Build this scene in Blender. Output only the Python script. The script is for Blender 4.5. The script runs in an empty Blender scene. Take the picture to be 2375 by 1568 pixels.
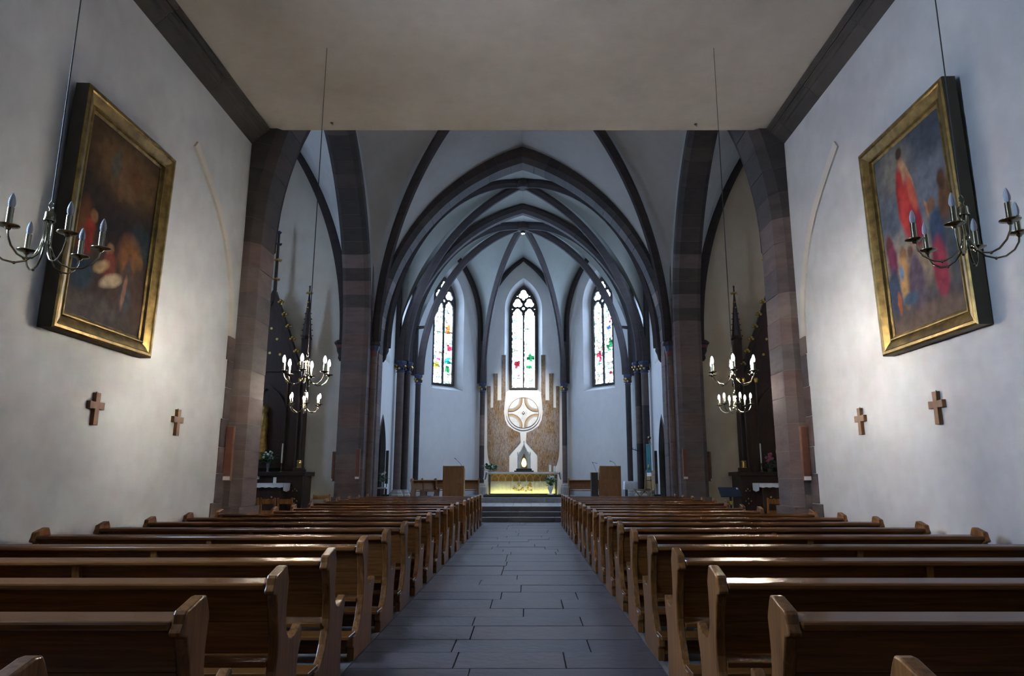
import bpy, bmesh, math, random
from math import pi, sin, cos, sqrt, radians
from mathutils import Vector, Matrix
RND = random.Random(11)
sc = bpy.context.scene
COL = sc.collection

# ------------------------------------------------------------------ camera, world, exposure
cam = bpy.data.cameras.new('camera'); camo = bpy.data.objects.new('camera', cam); COL.objects.link(camo)
cam.sensor_width = 36.0; cam.lens = 1612 / 2375 * 36; cam.shift_x = -(1222 - 1187.5) / 2375
camo.location = (0.165, 0, 1.42); camo.rotation_euler = (radians(90 + 11.33), 0, 0)
cam.clip_end = 200
sc.camera = camo
w = bpy.data.worlds.new('sky'); sc.world = w; w.use_nodes = True
w.node_tree.nodes['Background'].inputs[0].default_value = (0.55, 0.72, 1.0, 1)
w.node_tree.nodes['Background'].inputs[1].default_value = 0.4
sc.view_settings.view_transform = 'Standard'; sc.view_settings.look = 'None'
sc.view_settings.gamma = 1.0; sc.view_settings.use_curve_mapping = False
sc.view_settings.exposure = 0.78
sc.cycles.max_bounces = 5; sc.cycles.diffuse_bounces = 3; sc.cycles.glossy_bounces = 2
sc.cycles.transmission_bounces = 4; sc.cycles.transparent_max_bounces = 6
sc.cycles.sample_clamp_indirect = 4.0; sc.cycles.caustics_reflective = False; sc.cycles.caustics_refractive = False
sc.cycles.use_denoising = True
sc.cycles.use_adaptive_sampling = True; sc.cycles.adaptive_threshold = .06; sc.cycles.adaptive_min_samples = 16
sc.cycles.use_light_tree = False

DAY = (0.49, 0.68, 1.0)          # daylight seen with the camera's warm-balanced picture
APSE_DAY, CHOIR_DAY, NAVE_DAY, CHAPEL_DAY = 20.0, 16.0, {(-1, 0): 55.0, (1, 0): 1.6, (-1, 1): 1.6, (1, 1): 1.6}, {-1: 9.0, 1: 2.0}
BULB = 610.0

def spot(name, loc, target, power, size, blend, col, radius=.06):
    l = bpy.data.lights.new(name, 'SPOT'); l.energy = power; l.spot_size = radians(size); l.spot_blend = blend
    l.color = col; l.shadow_soft_size = radius
    o = bpy.data.objects.new(name, l); COL.objects.link(o); o.location = loc
    o.rotation_euler = (Vector(target) - Vector(loc)).to_track_quat('-Z', 'Y').to_euler()
    return o
# the spotlight that hangs under the apse keystone, aimed at the wall cross
spot('keystone_spotlight_beam', (0, 28.0, 11.45), (0, 32.5, 4.3), 3200, 30, 1.0, (1, .94, .84))

# ------------------------------------------------------------------ materials
def nodes(name):
    m = bpy.data.materials.new(name); m.use_nodes = True
    nt = m.node_tree; b = nt.nodes['Principled BSDF']
    return m, nt, b
def N(nt, t, **kw):
    n = nt.nodes.new(t)
    for k, v in kw.items():
        if k.startswith('_'): setattr(n, k[1:], v)
        else: n.inputs[k.replace('__', ' ')].default_value = v
    return n
def L(nt, a, b): nt.links.new(a, b)
def rgba(c): return (c[0], c[1], c[2], 1)
def coords(nt, scale=(1, 1, 1), per_object=True, space='Object'):
    tc = nt.nodes.new('ShaderNodeTexCoord'); mp = nt.nodes.new('ShaderNodeMapping')
    mp.inputs['Scale'].default_value = scale
    src = tc.outputs[space]
    if per_object:
        oi = nt.nodes.new('ShaderNodeObjectInfo'); mu = nt.nodes.new('ShaderNodeVectorMath'); mu.operation = 'SCALE'
        cb = nt.nodes.new('ShaderNodeCombineXYZ')
        for i in range(3): L(nt, oi.outputs['Random'], cb.inputs[i])
        L(nt, cb.outputs[0], mu.inputs[0]); mu.inputs['Scale'].default_value = 37.0
        ad = nt.nodes.new('ShaderNodeVectorMath'); ad.operation = 'ADD'
        L(nt, src, ad.inputs[0]); L(nt, mu.outputs[0], ad.inputs[1]); src = ad.outputs[0]
    L(nt, src, mp.inputs['Vector']); return mp.outputs[0]
def ramp(nt, fac, stops):
    r = nt.nodes.new('ShaderNodeValToRGB'); e = r.color_ramp.elements
    while len(e) > 1: e.remove(e[-1])
    e[0].position = stops[0][0]; e[0].color = rgba(stops[0][1])
    for p, c in stops[1:]:
        x = e.new(p); x.color = rgba(c)
    L(nt, fac, r.inputs[0]); return r.outputs[0]
def mixc(nt, fac, a, b, mode='MIX'):
    m = nt.nodes.new('ShaderNodeMix'); m.data_type = 'RGBA'; m.blend_type = mode
    if isinstance(fac, (int, float)): m.inputs[0].default_value = fac
    else: L(nt, fac, m.inputs[0])
    for s, i in ((a, 6), (b, 7)):
        if isinstance(s, tuple): m.inputs[i].default_value = rgba(s)
        else: L(nt, s, m.inputs[i])
    return m.outputs[2]
def bump(nt, b, h, strength, dist=.01):
    bn = nt.nodes.new('ShaderNodeBump'); bn.inputs['Strength'].default_value = strength; bn.inputs['Distance'].default_value = dist
    L(nt, h, bn.inputs['Height']); L(nt, bn.outputs[0], b.inputs['Normal'])
def plain(name, c, rough=.6, metal=0.0, spec=.5, var=.12, vs=6.0):
    m, nt, b = nodes(name)
    b.inputs['Roughness'].default_value = rough; b.inputs['Metallic'].default_value = metal
    b.inputs['Specular IOR Level'].default_value = spec
    n = N(nt, 'ShaderNodeTexNoise', Scale=vs, Detail=2.0); L(nt, coords(nt), n.inputs['Vector'])
    lo = tuple(x * (1 - var) for x in c); hi = tuple(min(1, x * (1 + var)) for x in c)
    L(nt, ramp(nt, n.outputs['Fac'], [(.3, lo), (.7, hi)]), b.inputs['Base Color'])
    return m
def plaster(name, c, dirt, amount=.5, warm=None):
    m, nt, b = nodes(name); b.inputs['Roughness'].default_value = .9; b.inputs['Specular IOR Level'].default_value = .15
    v = coords(nt, per_object=False)
    n1 = N(nt, 'ShaderNodeTexNoise', Scale=.55, Detail=4.0, Roughness=.62); L(nt, v, n1.inputs['Vector'])
    n2 = N(nt, 'ShaderNodeTexNoise', Scale=5.0, Detail=2.0); L(nt, coords(nt, (1, 1, .6), False), n2.inputs['Vector'])
    c1 = ramp(nt, n1.outputs['Fac'], [(.36, dirt), (.60, c)])
    c2 = mixc(nt, amount, c, c1)
    c3 = ramp(nt, n2.outputs['Fac'], [(.3, (.955, .955, .955)), (.65, (1, 1, 1))])
    L(nt, mixc(nt, 1.0, c2, c3, 'MULTIPLY'), b.inputs['Base Color'])
    n3 = N(nt, 'ShaderNodeTexNoise', Scale=9.0, Detail=2.0); L(nt, v, n3.inputs['Vector'])
    bump(nt, b, n3.outputs['Fac'], .25, .012)
    return m
def sandstone(name, cols, rough=.82):
    m, nt, b = nodes(name); b.inputs['Roughness'].default_value = rough; b.inputs['Specular IOR Level'].default_value = .25
    oi = nt.nodes.new('ShaderNodeObjectInfo')
    base = ramp(nt, oi.outputs['Random'], [(i / (len(cols) - 1), c) for i, c in enumerate(cols)])
    v = coords(nt, (1, 1, 3.2))
    n = N(nt, 'ShaderNodeTexNoise', Scale=1.6, Detail=4.0, Roughness=.65); L(nt, v, n.inputs['Vector'])
    sh = ramp(nt, n.outputs['Fac'], [(.28, (.72, .72, .72)), (.55, (1, 1, 1)), (.74, (1.0, 1.0, 1.0)), (.80, (1.45, 1.4, 1.35))])
    L(nt, mixc(nt, 1.0, base, sh, 'MULTIPLY'), b.inputs['Base Color'])
    n3 = N(nt, 'ShaderNodeTexNoise', Scale=14.0, Detail=2.0); L(nt, v, n3.inputs['Vector'])
    bump(nt, b, n3.outputs['Fac'], .4, .012)
    return m
def wood(name, dark, light, scale=(1, 14, 14), rough=.35, coat=0.0, gs=2.2):
    m, nt, b = nodes(name); b.inputs['Roughness'].default_value = rough
    b.inputs['Coat Weight'].default_value = coat; b.inputs['Coat Roughness'].default_value = .12
    v = coords(nt, scale)
    n = N(nt, 'ShaderNodeTexNoise', Scale=gs, Detail=3.0, Roughness=.6, Distortion=.6); L(nt, v, n.inputs['Vector'])
    c = ramp(nt, n.outputs['Fac'], [(.25, dark), (.5, tuple((a + d) / 2 for a, d in zip(dark, light))), (.75, light)])
    oi = nt.nodes.new('ShaderNodeObjectInfo')
    t = ramp(nt, oi.outputs['Random'], [(0, (.82, .82, .82)), (1, (1.12, 1.1, 1.06))])
    L(nt, mixc(nt, 1.0, c, t, 'MULTIPLY'), b.inputs['Base Color'])
    b.inputs['Specular IOR Level'].default_value = .32
    return m
def emit(name, c, strength):
    m, nt, b = nodes(name); b.inputs['Base Color'].default_value = rgba(c)
    b.inputs['Emission Color'].default_value = rgba(c); b.inputs['Emission Strength'].default_value = strength
    return m
PLASTER = plaster('plaster', (.56, .56, .555), (.44, .435, .43), .85)
PLASTER_WARM = plaster('plaster_chapel', (.60, .575, .52), (.52, .47, .39), .7)
PLASTER_OCHRE = plaster('plaster_ochre', (.62, .53, .40), (.54, .44, .31), .7)
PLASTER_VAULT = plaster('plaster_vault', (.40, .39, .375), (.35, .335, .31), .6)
PLASTER_APSE_SHADE = plaster('plaster_apse_vault_shade', (.27, .28, .26), (.235, .245, .225), .6)  # vault catches less window light; that shade is put into the plaster colour
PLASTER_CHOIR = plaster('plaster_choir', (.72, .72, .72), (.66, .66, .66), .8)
CEIL = plaster('ceiling_plaster', (.43, .39, .345), (.375, .335, .29), .8)
PLASTER_LIGHT = plaster('plaster_patch', (.62, .56, .48), (.56, .50, .43), .5)
STONE = sandstone('red_sandstone', [(.135, .094, .084), (.16, .105, .093), (.122, .105, .100), (.17, .115, .10), (.115, .096, .094), (.15, .11, .10), (.20, .155, .135)])
STONE_GREY = sandstone('grey_sandstone', [(.060, .053, .047), (.074, .064, .055), (.054, .048, .043)])
RIB = sandstone('rib_stone', [(.050, .042, .044), (.062, .050, .050), (.046, .042, .044)])
STONE_DARK = sandstone('dark_sandstone', [(.062, .050, .047), (.052, .047, .045), (.072, .056, .052), (.046, .042, .041), (.064, .054, .050), (.082, .068, .060)])  # upper courses: greyer stone in part, the rest dimmer light painted into the colour
MORTAR = plain('mortar', (.17, .15, .14), .95)
SLAB = sandstone('floor_slab', [(.066, .048, .056), (.080, .058, .061), (.058, .044, .054), (.082, .060, .061)], .58)
JOINT = plain('floor_joint', (.03, .028, .03), .9)
PEWFLOOR = plain('pew_floor', (.16, .16, .16), .45, var=.2, vs=2.0)
STEP = sandstone('step_stone', [(.13, .12, .125), (.15, .135, .135)], .6)
TILE = plain('choir_tile', (.26, .25, .25), .4)
PEW = wood('pew_wood', (.095, .034, .009), (.235, .094, .026), (.8, 16, 16), .22, .0)
PEW_END = wood('pew_end_wood', (.085, .030, .007), (.34, .142, .040), (18, 18, .8), .33, .1)
OAK = wood('lectern_wood', (.20, .082, .022), (.34, .15, .045), (12, 12, 1), .42, .15)
OAK_LIGHT = wood('light_chair_wood', (.30, .19, .09), (.42, .28, .14), (10, 10, 1), .45)
DARKWOOD = wood('retable_wood', (.018, .009, .007), (.042, .020, .013), (8, 8, 1), .4, .25)
GOLD = plain('gilding', (.62, .43, .13), .32, 1.0)
FRAME_GOLD = plain('frame_gilding', (.27, .175, .055), .40, .85, var=.35, vs=9.0)
FRAME_SIDE = plain('frame_side', (.06, .045, .025), .6)
BRASS = plain('brass', (.30, .26, .17), .2, 1.0)
IRON = plain('black_metal', (.012, .012, .013), .5)
NAVY = plain('navy_panel', (.018, .028, .06), .5)
CLOTH = plain('white_cloth', (.74, .75, .80), .9)
LINEN = plain('linen', (.72, .72, .76), .9)
WAX = plain('wax', (.70, .67, .56), .5)
LEAF = plain('leaf_green', (.035, .11, .03), .5, var=.4)
PETAL = plain('petal_white', (.80, .80, .78), .6)
PINK = plain('petal_pink', (.42, .10, .16), .6)
SPK = plain('speaker_brown', (.135, .048, .028), .6)
SPK_EDGE = plain('speaker_edge', (.22, .09, .05), .5)
CARD = plain('white_card', (.75, .75, .75), .7)
CABLE = plain('cable', (.03, .025, .022), .5)
BLUE = plain('capital_blue', (.035, .045, .10), .7)
RED = plain('capital_red', (.13, .045, .04), .7)
TEAL = plain('banner_teal', (.012, .14, .17), .8)
WALNUT = wood('cross_wood', (.16, .07, .03), (.26, .125, .05), (6, 6, 1), .4, .2)
ALTARSTONE = plain('altar_stone', (.55, .54, .46), .6)
LIMESTONE = plain('limestone', (.42, .38, .34), .7)

# ------------------------------------------------------------------ geometry helpers
class MB:
    def __init__(s): s.v = []; s.f = []
    def add(s, vs, fs):
        o = len(s.v); s.v += [tuple(x) for x in vs]; s.f += [tuple(i + o for i in f) for f in fs]; return s
    def box(s, x0, x1, y0, y1, z0, z1, M=None):
        vs = [Vector(p) for p in ((x0, y0, z0), (x1, y0, z0), (x1, y1, z0), (x0, y1, z0), (x0, y0, z1), (x1, y0, z1), (x1, y1, z1), (x0, y1, z1))]
        if M is not None: vs = [M @ p for p in vs]
        return s.add(vs, [(0, 3, 2, 1), (4, 5, 6, 7), (0, 1, 5, 4), (1, 2, 6, 5), (2, 3, 7, 6), (3, 0, 4, 7)])
    def loft(s, loops, caps=True, closed=True):
        n = len(loops[0]); vs = [p for l in loops for p in l]; fs = []
        for i in range(len(loops) - 1):
            for j in range(n if closed else n - 1):
                a = i * n + j; b = i * n + (j + 1) % n
                fs.append((a, b, b + n, a + n))
        if caps:
            fs.append(tuple(range(n - 1, -1, -1))); fs.append(tuple((len(loops) - 1) * n + j for j in range(n)))
        return s.add(vs, fs)
    def prism(s, poly, f, d0, d1):       # poly of (a,b); f(a,b,d) -> point
        return s.loft([[f(a, b, d0) for a, b in poly], [f(a, b, d1) for a, b in poly]])
    def tube(s, path, r, n=8, caps=True):
        path = [Vector(p) for p in path]; loops = []; ref = Vector((0, 0, 1))
        for i, p in enumerate(path):
            t = (path[min(i + 1, len(path) - 1)] - path[max(i - 1, 0)]).normalized()
            u = t.cross(ref)
            if u.length < .05: u = t.cross(Vector((0, 1, 0)))
            u.normalize(); v = t.cross(u)
            rr = r[i] if isinstance(r, (list, tuple)) else r
            loops.append([p + u * (rr * cos(2 * pi * k / n)) + v * (rr * sin(2 * pi * k / n)) for k in range(n)])
        return s.loft(loops, caps)
    def lathe(s, prof, c=(0, 0, 0), n=16, rot=0):
        loops = [[(c[0] + r * cos(2 * pi * k / n + rot), c[1] + r * sin(2 * pi * k / n + rot), c[2] + z) for k in range(n)] for r, z in prof]
        return s.loft(loops, True)
    def ball(s, c, r, n=10, m=6, sq=(1, 1, 1)):
        loops = []
        for i in range(m + 1):
            a = -pi / 2 + pi * i / m; rr = max(cos(a), .02)
            loops.append([(c[0] + r * sq[0] * rr * cos(2 * pi * k / n), c[1] + r * sq[1] * rr * sin(2 * pi * k / n), c[2] + r * sq[2] * sin(a)) for k in range(n)])
        return s.loft(loops, True)
    def mesh(s, name, smooth=0):
        me = bpy.data.meshes.new(name); me.from_pydata(s.v, [], s.f)
        bm = bmesh.new(); bm.from_mesh(me); bmesh.ops.recalc_face_normals(bm, faces=bm.faces); bm.to_mesh(me); bm.free()
        if smooth:
            for p in me.polygons: p.use_smooth = True
            me.set_sharp_from_angle(angle=radians(smooth))
        return me
    def build(s, name, mat, parent=None, smooth=0, bevel=0, seg=2):
        return link(name, s.mesh(name, smooth), mat, parent, bevel, seg)
def link(name, me, mat, parent=None, bevel=0, seg=2):
    if mat and not me.materials: me.materials.append(mat)
    o = bpy.data.objects.new(name, me); COL.objects.link(o)
    if parent is not None: o.parent = parent
    if bevel:
        m = o.modifiers.new('bevel', 'BEVEL'); m.width = bevel; m.segments = seg; m.limit_method = 'ANGLE'; m.angle_limit = radians(40)
    return o
def tag(o, label=None, cat=None, group=None, kind=None):
    if label: o['label'] = label
    if cat: o['category'] = cat
    if group: o['group'] = group
    if kind: o['kind'] = kind
    return o
def empty(name, loc=(0, 0, 0), rz=0, **kw):
    o = bpy.data.objects.new(name, None); COL.objects.link(o); o.location = loc; o.rotation_euler.z = rz
    o.empty_display_size = .2
    return tag(o, **kw)
def copy_tree(o, parent=None):
    c = o.copy(); COL.objects.link(c); c.parent = parent
    for ch in CH[o.name]:
        copy_tree(ch, c)
    return c
CH = {}
def index_children(o):
    CH[o.name] = [x for x in COL.objects if x.parent == o]
    for c in CH[o.name]: index_children(c)
def fill2d(loops, thick, f, name='fill', smooth=0):
    """loops of (a,b): outer first, holes after; f(a,b,d) -> point; d runs over +-thick/2"""
    cu = bpy.data.curves.new(name, 'CURVE'); cu.dimensions = '2D'; cu.fill_mode = 'BOTH'; cu.extrude = thick / 2
    for lp in loops:
        sp = cu.splines.new('POLY'); sp.points.add(len(lp) - 1); sp.use_cyclic_u = True
        for p, q in zip(sp.points, lp): p.co = (q[0], q[1], 0, 1)
    o = bpy.data.objects.new(name, cu); me = bpy.data.meshes.new_from_object(o)
    bpy.data.objects.remove(o); bpy.data.curves.remove(cu)
    me.name = name; me.materials.clear()
    for v in me.vertices: v.co = f(v.co.x, v.co.y, v.co.z)
    bm = bmesh.new(); bm.from_mesh(me); bmesh.ops.remove_doubles(bm, verts=bm.verts, dist=1e-5)
    bmesh.ops.recalc_face_normals(bm, faces=bm.faces); bm.to_mesh(me); bm.free()
    return me

# pointed arches -----------------------------------------------------------------
def leg_arc(hs, z0, Rr, zb, na=28):
    """one side, bottom to apex: (h, z, nh, nz) with the normal pointing away from the opening"""
    hc = hs - Rr; a1 = math.acos(min(1, -hc / Rr)); pts = [(hs, zb, 1, 0)] if zb < z0 - 1e-6 else []
    for i in range(na + 1):
        a = a1 * i / na
        if i == na: pts.append((0, z0 + Rr * sin(a), 0, 1 / sin(a)))
        else: pts.append((hc + Rr * cos(a), z0 + Rr * sin(a), cos(a), sin(a)))
    return pts
def resample(pts, n):
    d = [0]
    for a, b in zip(pts, pts[1:]): d.append(d[-1] + math.hypot(b[0] - a[0], b[1] - a[1]))
    T = d[-1]
    def at(s):
        s = max(0, min(T, s)); i = 0
        while i < len(d) - 2 and d[i + 1] < s: i += 1
        t = (s - d[i]) / (d[i + 1] - d[i]) if d[i + 1] > d[i] else 0
        return tuple(a + (b - a) * t for a, b in zip(pts[i], pts[i + 1]))
    return at, T
def stone_arch(parent, f, hs, z0, Rr, zb, section, course, mat=None, sides=(1, -1), base=None, zbase=0, core=True, dark=None):
    """swept voussoirs: section of (o, y): o = outward offset; f(h, z, y) -> world"""
    mat = mat or STONE
    pts = leg_arc(hs, z0, Rr, zb); at, T = resample(pts, 0); n = max(1, round(T / course)); st = T / n
    cy = sum(p[1] for p in section) / len(section); mo = max(p[0] for p in section)
    for sd in sides:
        for i in range(n):
            a = i * st + .004; b = (i + 1) * st - .004; jit = RND.uniform(-.004, .004)
            if i == n - 1: b = T
            k = 1 if at(b)[1] <= z0 else 3
            sec = base if (base and at(a)[1] < zbase) else section
            loops = []
            for j in range(k + 1):
                h, z, nh, nz = at(a + (b - a) * j / k)
                loops.append([f(sd * (h + (o + jit * (o < mo - .01)) * nh), z + (o + jit * (o < mo - .01)) * nz, y) for o, y in sec])
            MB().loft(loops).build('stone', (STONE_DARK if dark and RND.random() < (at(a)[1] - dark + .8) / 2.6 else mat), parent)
        if core:
            loops = []; m = 40
            for j in range(m + 1):
                h, z, nh, nz = at(T * j / m)
                loops.append([f(sd * (h + (o + (.012 if o < mo - .01 else -.01)) * nh), z + (o + (.012 if o < mo - .01 else -.01)) * nz, y + (.012 if y < cy else -.012)) for o, y in section])
            MB().loft(loops).build('mortar', MORTAR, parent)
def arch_loop(hs, z0, Rr, zb, na=16):
    p = leg_arc(hs, z0, Rr, zb, na)
    rt = [(h, z) for h, z, _, _ in p]
    return rt + [(-h, z) for h, z in rt[-2::-1]]
def radius(a, H): return (a * a + H * H) / (2 * a)

# vaults --------------------------------------------------------------------------
NT = 26
def rib_curve(c, boss, n=NT, ell=0):
    c = Vector(c); boss = Vector(boss); d = Vector((boss.x - c.x, boss.y - c.y, 0)); Ln = d.length; H = boss.z - c.z; d.normalize()
    Rr = radius(Ln, H); out = []
    for i in range(n + 1):
        t = i / n
        a = pi / 2 * t; s_ = Ln * (1 - cos(a)); z = H * sin(a)
        if Rr >= Ln:
            a = math.acos((Rr - Ln) / Rr) * t; s_ = ell * s_ + (1 - ell) * (Rr - Rr * cos(a)); z = ell * z + (1 - ell) * Rr * sin(a)
        out.append(c + d * s_ + Vector((0, 0, z)))
    return out
def wall_curve(c, e, apex, stilt=0, n=NT):
    """from the springing c towards the crown midway to e"""
    c = Vector(c); e = Vector(e); mid = (c + e) / 2; d = Vector((mid.x - c.x, mid.y - c.y, 0)); a = d.length; d.normalize()
    zs = c.z + stilt; Rr = radius(a, apex - zs); a1 = math.acos(max(-1, min(1, (Rr - a) / Rr))); arc = Rr * a1; T = arc + stilt; out = []
    for i in range(n + 1):
        s_ = T * i / n
        if s_ <= stilt: out.append(c + Vector((0, 0, s_)))
        else:
            q = (s_ - stilt) / Rr; out.append(c + d * (Rr - Rr * cos(q)) + Vector((0, 0, stilt + Rr * sin(q))))
    return out
def web(mb, B, D, ns=8, lift=.0):
    loops = []
    for b, d in zip(B, D): loops.append([b + (d - b) * (j / ns) + Vector((0, 0, lift)) for j in range(ns + 1)])
    mb.loft(loops, caps=False, closed=False)
RIBSEC = [(-.13, .02), (-.13, -.10), (-.075, -.19), (-.045, -.26), (.045, -.26), (.075, -.19), (.13, -.10), (.13, .02)]
def sweep(path, sec, side=None, k=1.0):
    mb = MB(); loops = []
    for i, p in enumerate(path):
        t = (path[min(i + 1, len(path) - 1)] - path[max(i - 1, 0)]).normalized()
        u = side if side is not None else t.cross(Vector((0, 0, 1)))
        if side is None and u.length < .02: u = (path[-1] - path[0]).cross(Vector((0, 0, 1)))
        u = u.normalized(); v = u.cross(t).normalized()
        loops.append([p + u * (a * k) + v * (b * k) for a, b in sec])
    return mb.loft(loops)
def hside(path):
    d = path[-1] - path[0]; d.z = 0; return d.cross(Vector((0, 0, 1))).normalized()
def rib(parent, path, k=1.0, mat=None, nstone=1, name='rib'):
    return sweep(path, RIBSEC, hside(path), k).build(name, mat or RIB, parent, smooth=30)

# ------------------------------------------------------------------ the nave shell
S = 'structure'
NW, NZ, NY0, NY1 = 4.95, 7.81, -6.0, 11.95
SKYGLASS = {}
def sky_glass(strength):
    if strength not in SKYGLASS: SKYGLASS[strength] = emit('daylit_glass', DAY, strength); SKYGLASS[strength].node_tree.nodes['Principled BSDF'].inputs['Base Color'].default_value = (.1, .1, .1, 1)
    return SKYGLASS[strength]
TINT = {}
def tint_glass(c, k=1.0):
    key = (c, k)
    if key not in TINT:
        m = emit('coloured_glass', c, k); m.cycles.emission_sampling = 'NONE'; TINT[key] = m
    return TINT[key]
def frame_m(o, rt, iw, d=0):
    o = Vector(o) + Vector(iw) * d
    return Matrix(((rt[0], iw[0], 0, o.x), (rt[1], iw[1], 0, o.y), (rt[2], iw[2], 1, o.z), (0, 0, 0, 1)))
def pane(loop, M, name, mat, parent):
    me = fill2d([loop], 0, lambda a, z, d: Vector((a, d, z)), name); o = link(name, me, mat, parent); o.matrix_local = M; return o
def plain_window(n, origin, right, inward, hw, zb, z0, strength, label, splay=.28, depth=.45):
    """a two-light pointed window in a wall; local a along 'right', d along 'inward' (into the room); pane mesh in local coords"""
    o = Vector(origin); rt = Vector(right); iw = Vector(inward)
    f = lambda a, z, d: o + rt * a + iw * d + Vector((0, 0, z))
    e = empty('window_%d' % n, kind=S, label=label, cat='window')
    Rr = hw * 2.1; lo = arch_loop(hw, z0, Rr, zb); hi = arch_loop(hw + splay, z0, Rr + splay, zb - splay * 1.6)
    MB().loft([[f(a, z, -depth) for a, z in lo], [f(a, z, 0) for a, z in hi]], caps=False).build('reveal', PLASTER, e)
    g = sky_glass(strength)
    for sd in (-1, 1):
        h = hw / 2; lp = [(sd * h + a, z) for a, z in arch_loop(h - .04, z0, (h - .04) * 1.8, zb + .03)]
        pane(lp, frame_m(o, rt, iw, -depth + .02), 'pane', g, e)
    holes = [[(sd * hw / 2 + a, z) for a, z in arch_loop(hw / 2 - .05, z0, (hw / 2 - .05) * 1.8, zb + .04)] for sd in (-1, 1)]
    link('tracery', fill2d([arch_loop(hw, z0, Rr, zb)] + holes, .12, lambda a, z, d: f(a, z, d - depth + .06), 'tracery'), STONE_GREY, e)
    return e, hi
def nave_wall(side):
    s = -1 if side == 'left' else 1
    holes = []
    for i, yc in enumerate((3.8, -2.2)):
        zb_, z0_, hw_ = (2.9, 4.9, .50) if (s < 0 and i == 0) else (3.2, 5.2, .50)
        hi = arch_loop(hw_ + .28, z0_, hw_ * 2.1 + .28, zb_ - .448)
        holes.append([(yc + a, z) for a, z in hi])
        n = (1 if s < 0 else 3) + i
        plain_window(n, (s * NW, yc, 0), (0, 1, 0), (-s, 0, 0), hw_, zb_, z0_, NAVE_DAY[s, i], 'tall pointed window in the %s nave wall, %s' % (side, 'beside the middle pews' if i == 0 else 'by the entrance end'))
    me = fill2d([[(NY0, -.02), (NY1 + .3, -.02), (NY1 + .3, NZ + .1), (NY0, NZ + .1)]] + holes, .04, lambda a, z, d: Vector((s * (NW + .02 + d), a, z)), 'wall')
    w_ = link('wall_' + side, me, PLASTER, None); tag(w_, 'pale plastered nave wall with large framed painting, %s side' % side, 'wall', None, S)
    # trace of an older arch in the plaster
    P = [(11.72, 3.80), (11.69, 4.2), (11.60, 4.6), (11.42, 5.02), (11.18, 5.42), (10.88, 5.75), (10.55, 6.02), (10.2, 6.27), (9.92, 6.46)]
    path = [Vector((s * NW, a, z)) for a, z in P]
    sweep(path, [(-.03, -.085), (.035, -.065), (.035, .065), (-.03, .085)], Vector((1, 0, 0))).build('old_arch_trace', PLASTER_LIGHT, w_)
    # flush quoin stones beside the pier
    z = 0
    while z < 3.75:
        hgt = RND.uniform(.40, .56); hgt = min(hgt, 3.8 - z)
        wd = RND.choice((.24, .27, .3)); 
        if z < .9: wd = .42
        MB().box(s * (NW - .018), s * (NW + .05), NY1 - wd, NY1 - .005, z + .004, z + hgt - .004).build('quoin_stone', STONE, w_, bevel=.006)
        z += hgt
    # stone cornice
    c = empty('trim_%d' % (1 if s < 0 else 2), kind=S, cat='cornice', label='dark stone cornice between ceiling and %s nave wall' % side)
    prof = [(-.04, 7.50), (.0, 7.50), (.07, 7.56), (.135, 7.62), (.145, 7.655), (.165, 7.66), (.20, 7.70), (.245, 7.715), (.245, 7.73), (.262, 7.73), (.262, 7.75), (.31, 7.765), (.315, 7.85), (-.04, 7.85)]
    y = NY0
    while y < NY1 + .06:
        ln = min(RND.uniform(1.15, 1.75), NY1 + .08 - y)
        if NY1 + .08 - (y + ln) < .4: ln = NY1 + .08 - y
        MB().prism(prof, lambda a, b, d: (s * (NW - a), d, b), y + .004, y + ln - .004).build('cornice_stone', STONE_GREY, c, smooth=25)
        y += ln
    MB().prism([(a - .008, b) for a, b in prof], lambda a, b, d: (s * (NW - a), d, b), NY0, NY1 + .06).build('cornice_mortar', MORTAR, c)
    # nave pier and arch half are built with the arch
    return w_
nave_wall('left'); nave_wall('right')
tag(MB().box(-NW - .2, NW + .2, NY0 - .2, NY0, 0, NZ + .2).build('wall_back', PLASTER), 'plain plastered entrance wall at the back of the nave', 'wall', None, S)
ce = tag(MB().box(-NW - .1, NW + .1, NY0, 12.03, NZ, NZ + .12).build('ceiling', CEIL), 'flat beige plaster ceiling of the nave', 'ceiling', None, S)
for x, y in ((-3.42, 11.75), (3.28, 11.8)):
    MB().lathe([(.03, -.004), (.03, .004)], (x, y, NZ - .004), 10).tube([(x, y, NZ), (x, y, NZ - .03), (x + .015, y, NZ - .045), (x + .03, y, NZ - .03)], .005, 6).build('ceiling_hook', IRON, ce)

# nave arch
a1 = empty('trim_3', kind=S, cat='arch', label='tall dark sandstone arch between nave and crossing')
sec = [(0, 12.10), (0, 12.75), (.15, 12.90), (.95, 12.90), (.95, 11.96), (.15, 11.96)]
bsec = [(-.02, 11.98), (-.02, 12.88), (.95, 12.90), (.95, 11.95), (.13, 11.95)]
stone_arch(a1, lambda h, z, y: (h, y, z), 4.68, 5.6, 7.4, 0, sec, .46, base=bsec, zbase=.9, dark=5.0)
lp = [(-5.8, 7.0), (-5.8, 14.6), (5.8, 14.6), (5.8, 7.0)]
op = [(h, z) for h, z, _, _ in leg_arc(5.3, 5.6, 8.02, 7.0)]
op = [(h, z) for h, z in op if z >= 7.0]
op = [(math.sqrt(8.02 ** 2 - 1.4 ** 2) + 5.3 - 8.02, 7.0)] + op[1:]
tag(link('wall_crossing_front', fill2d([lp + op + [(-h, z) for h, z in op[-2::-1]]], .84, lambda a, z, d: Vector((a, 12.46 + d, z)), 'wall'), PLASTER_VAULT), 'plastered wall over the nave arch', 'wall', None, S)

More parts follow.
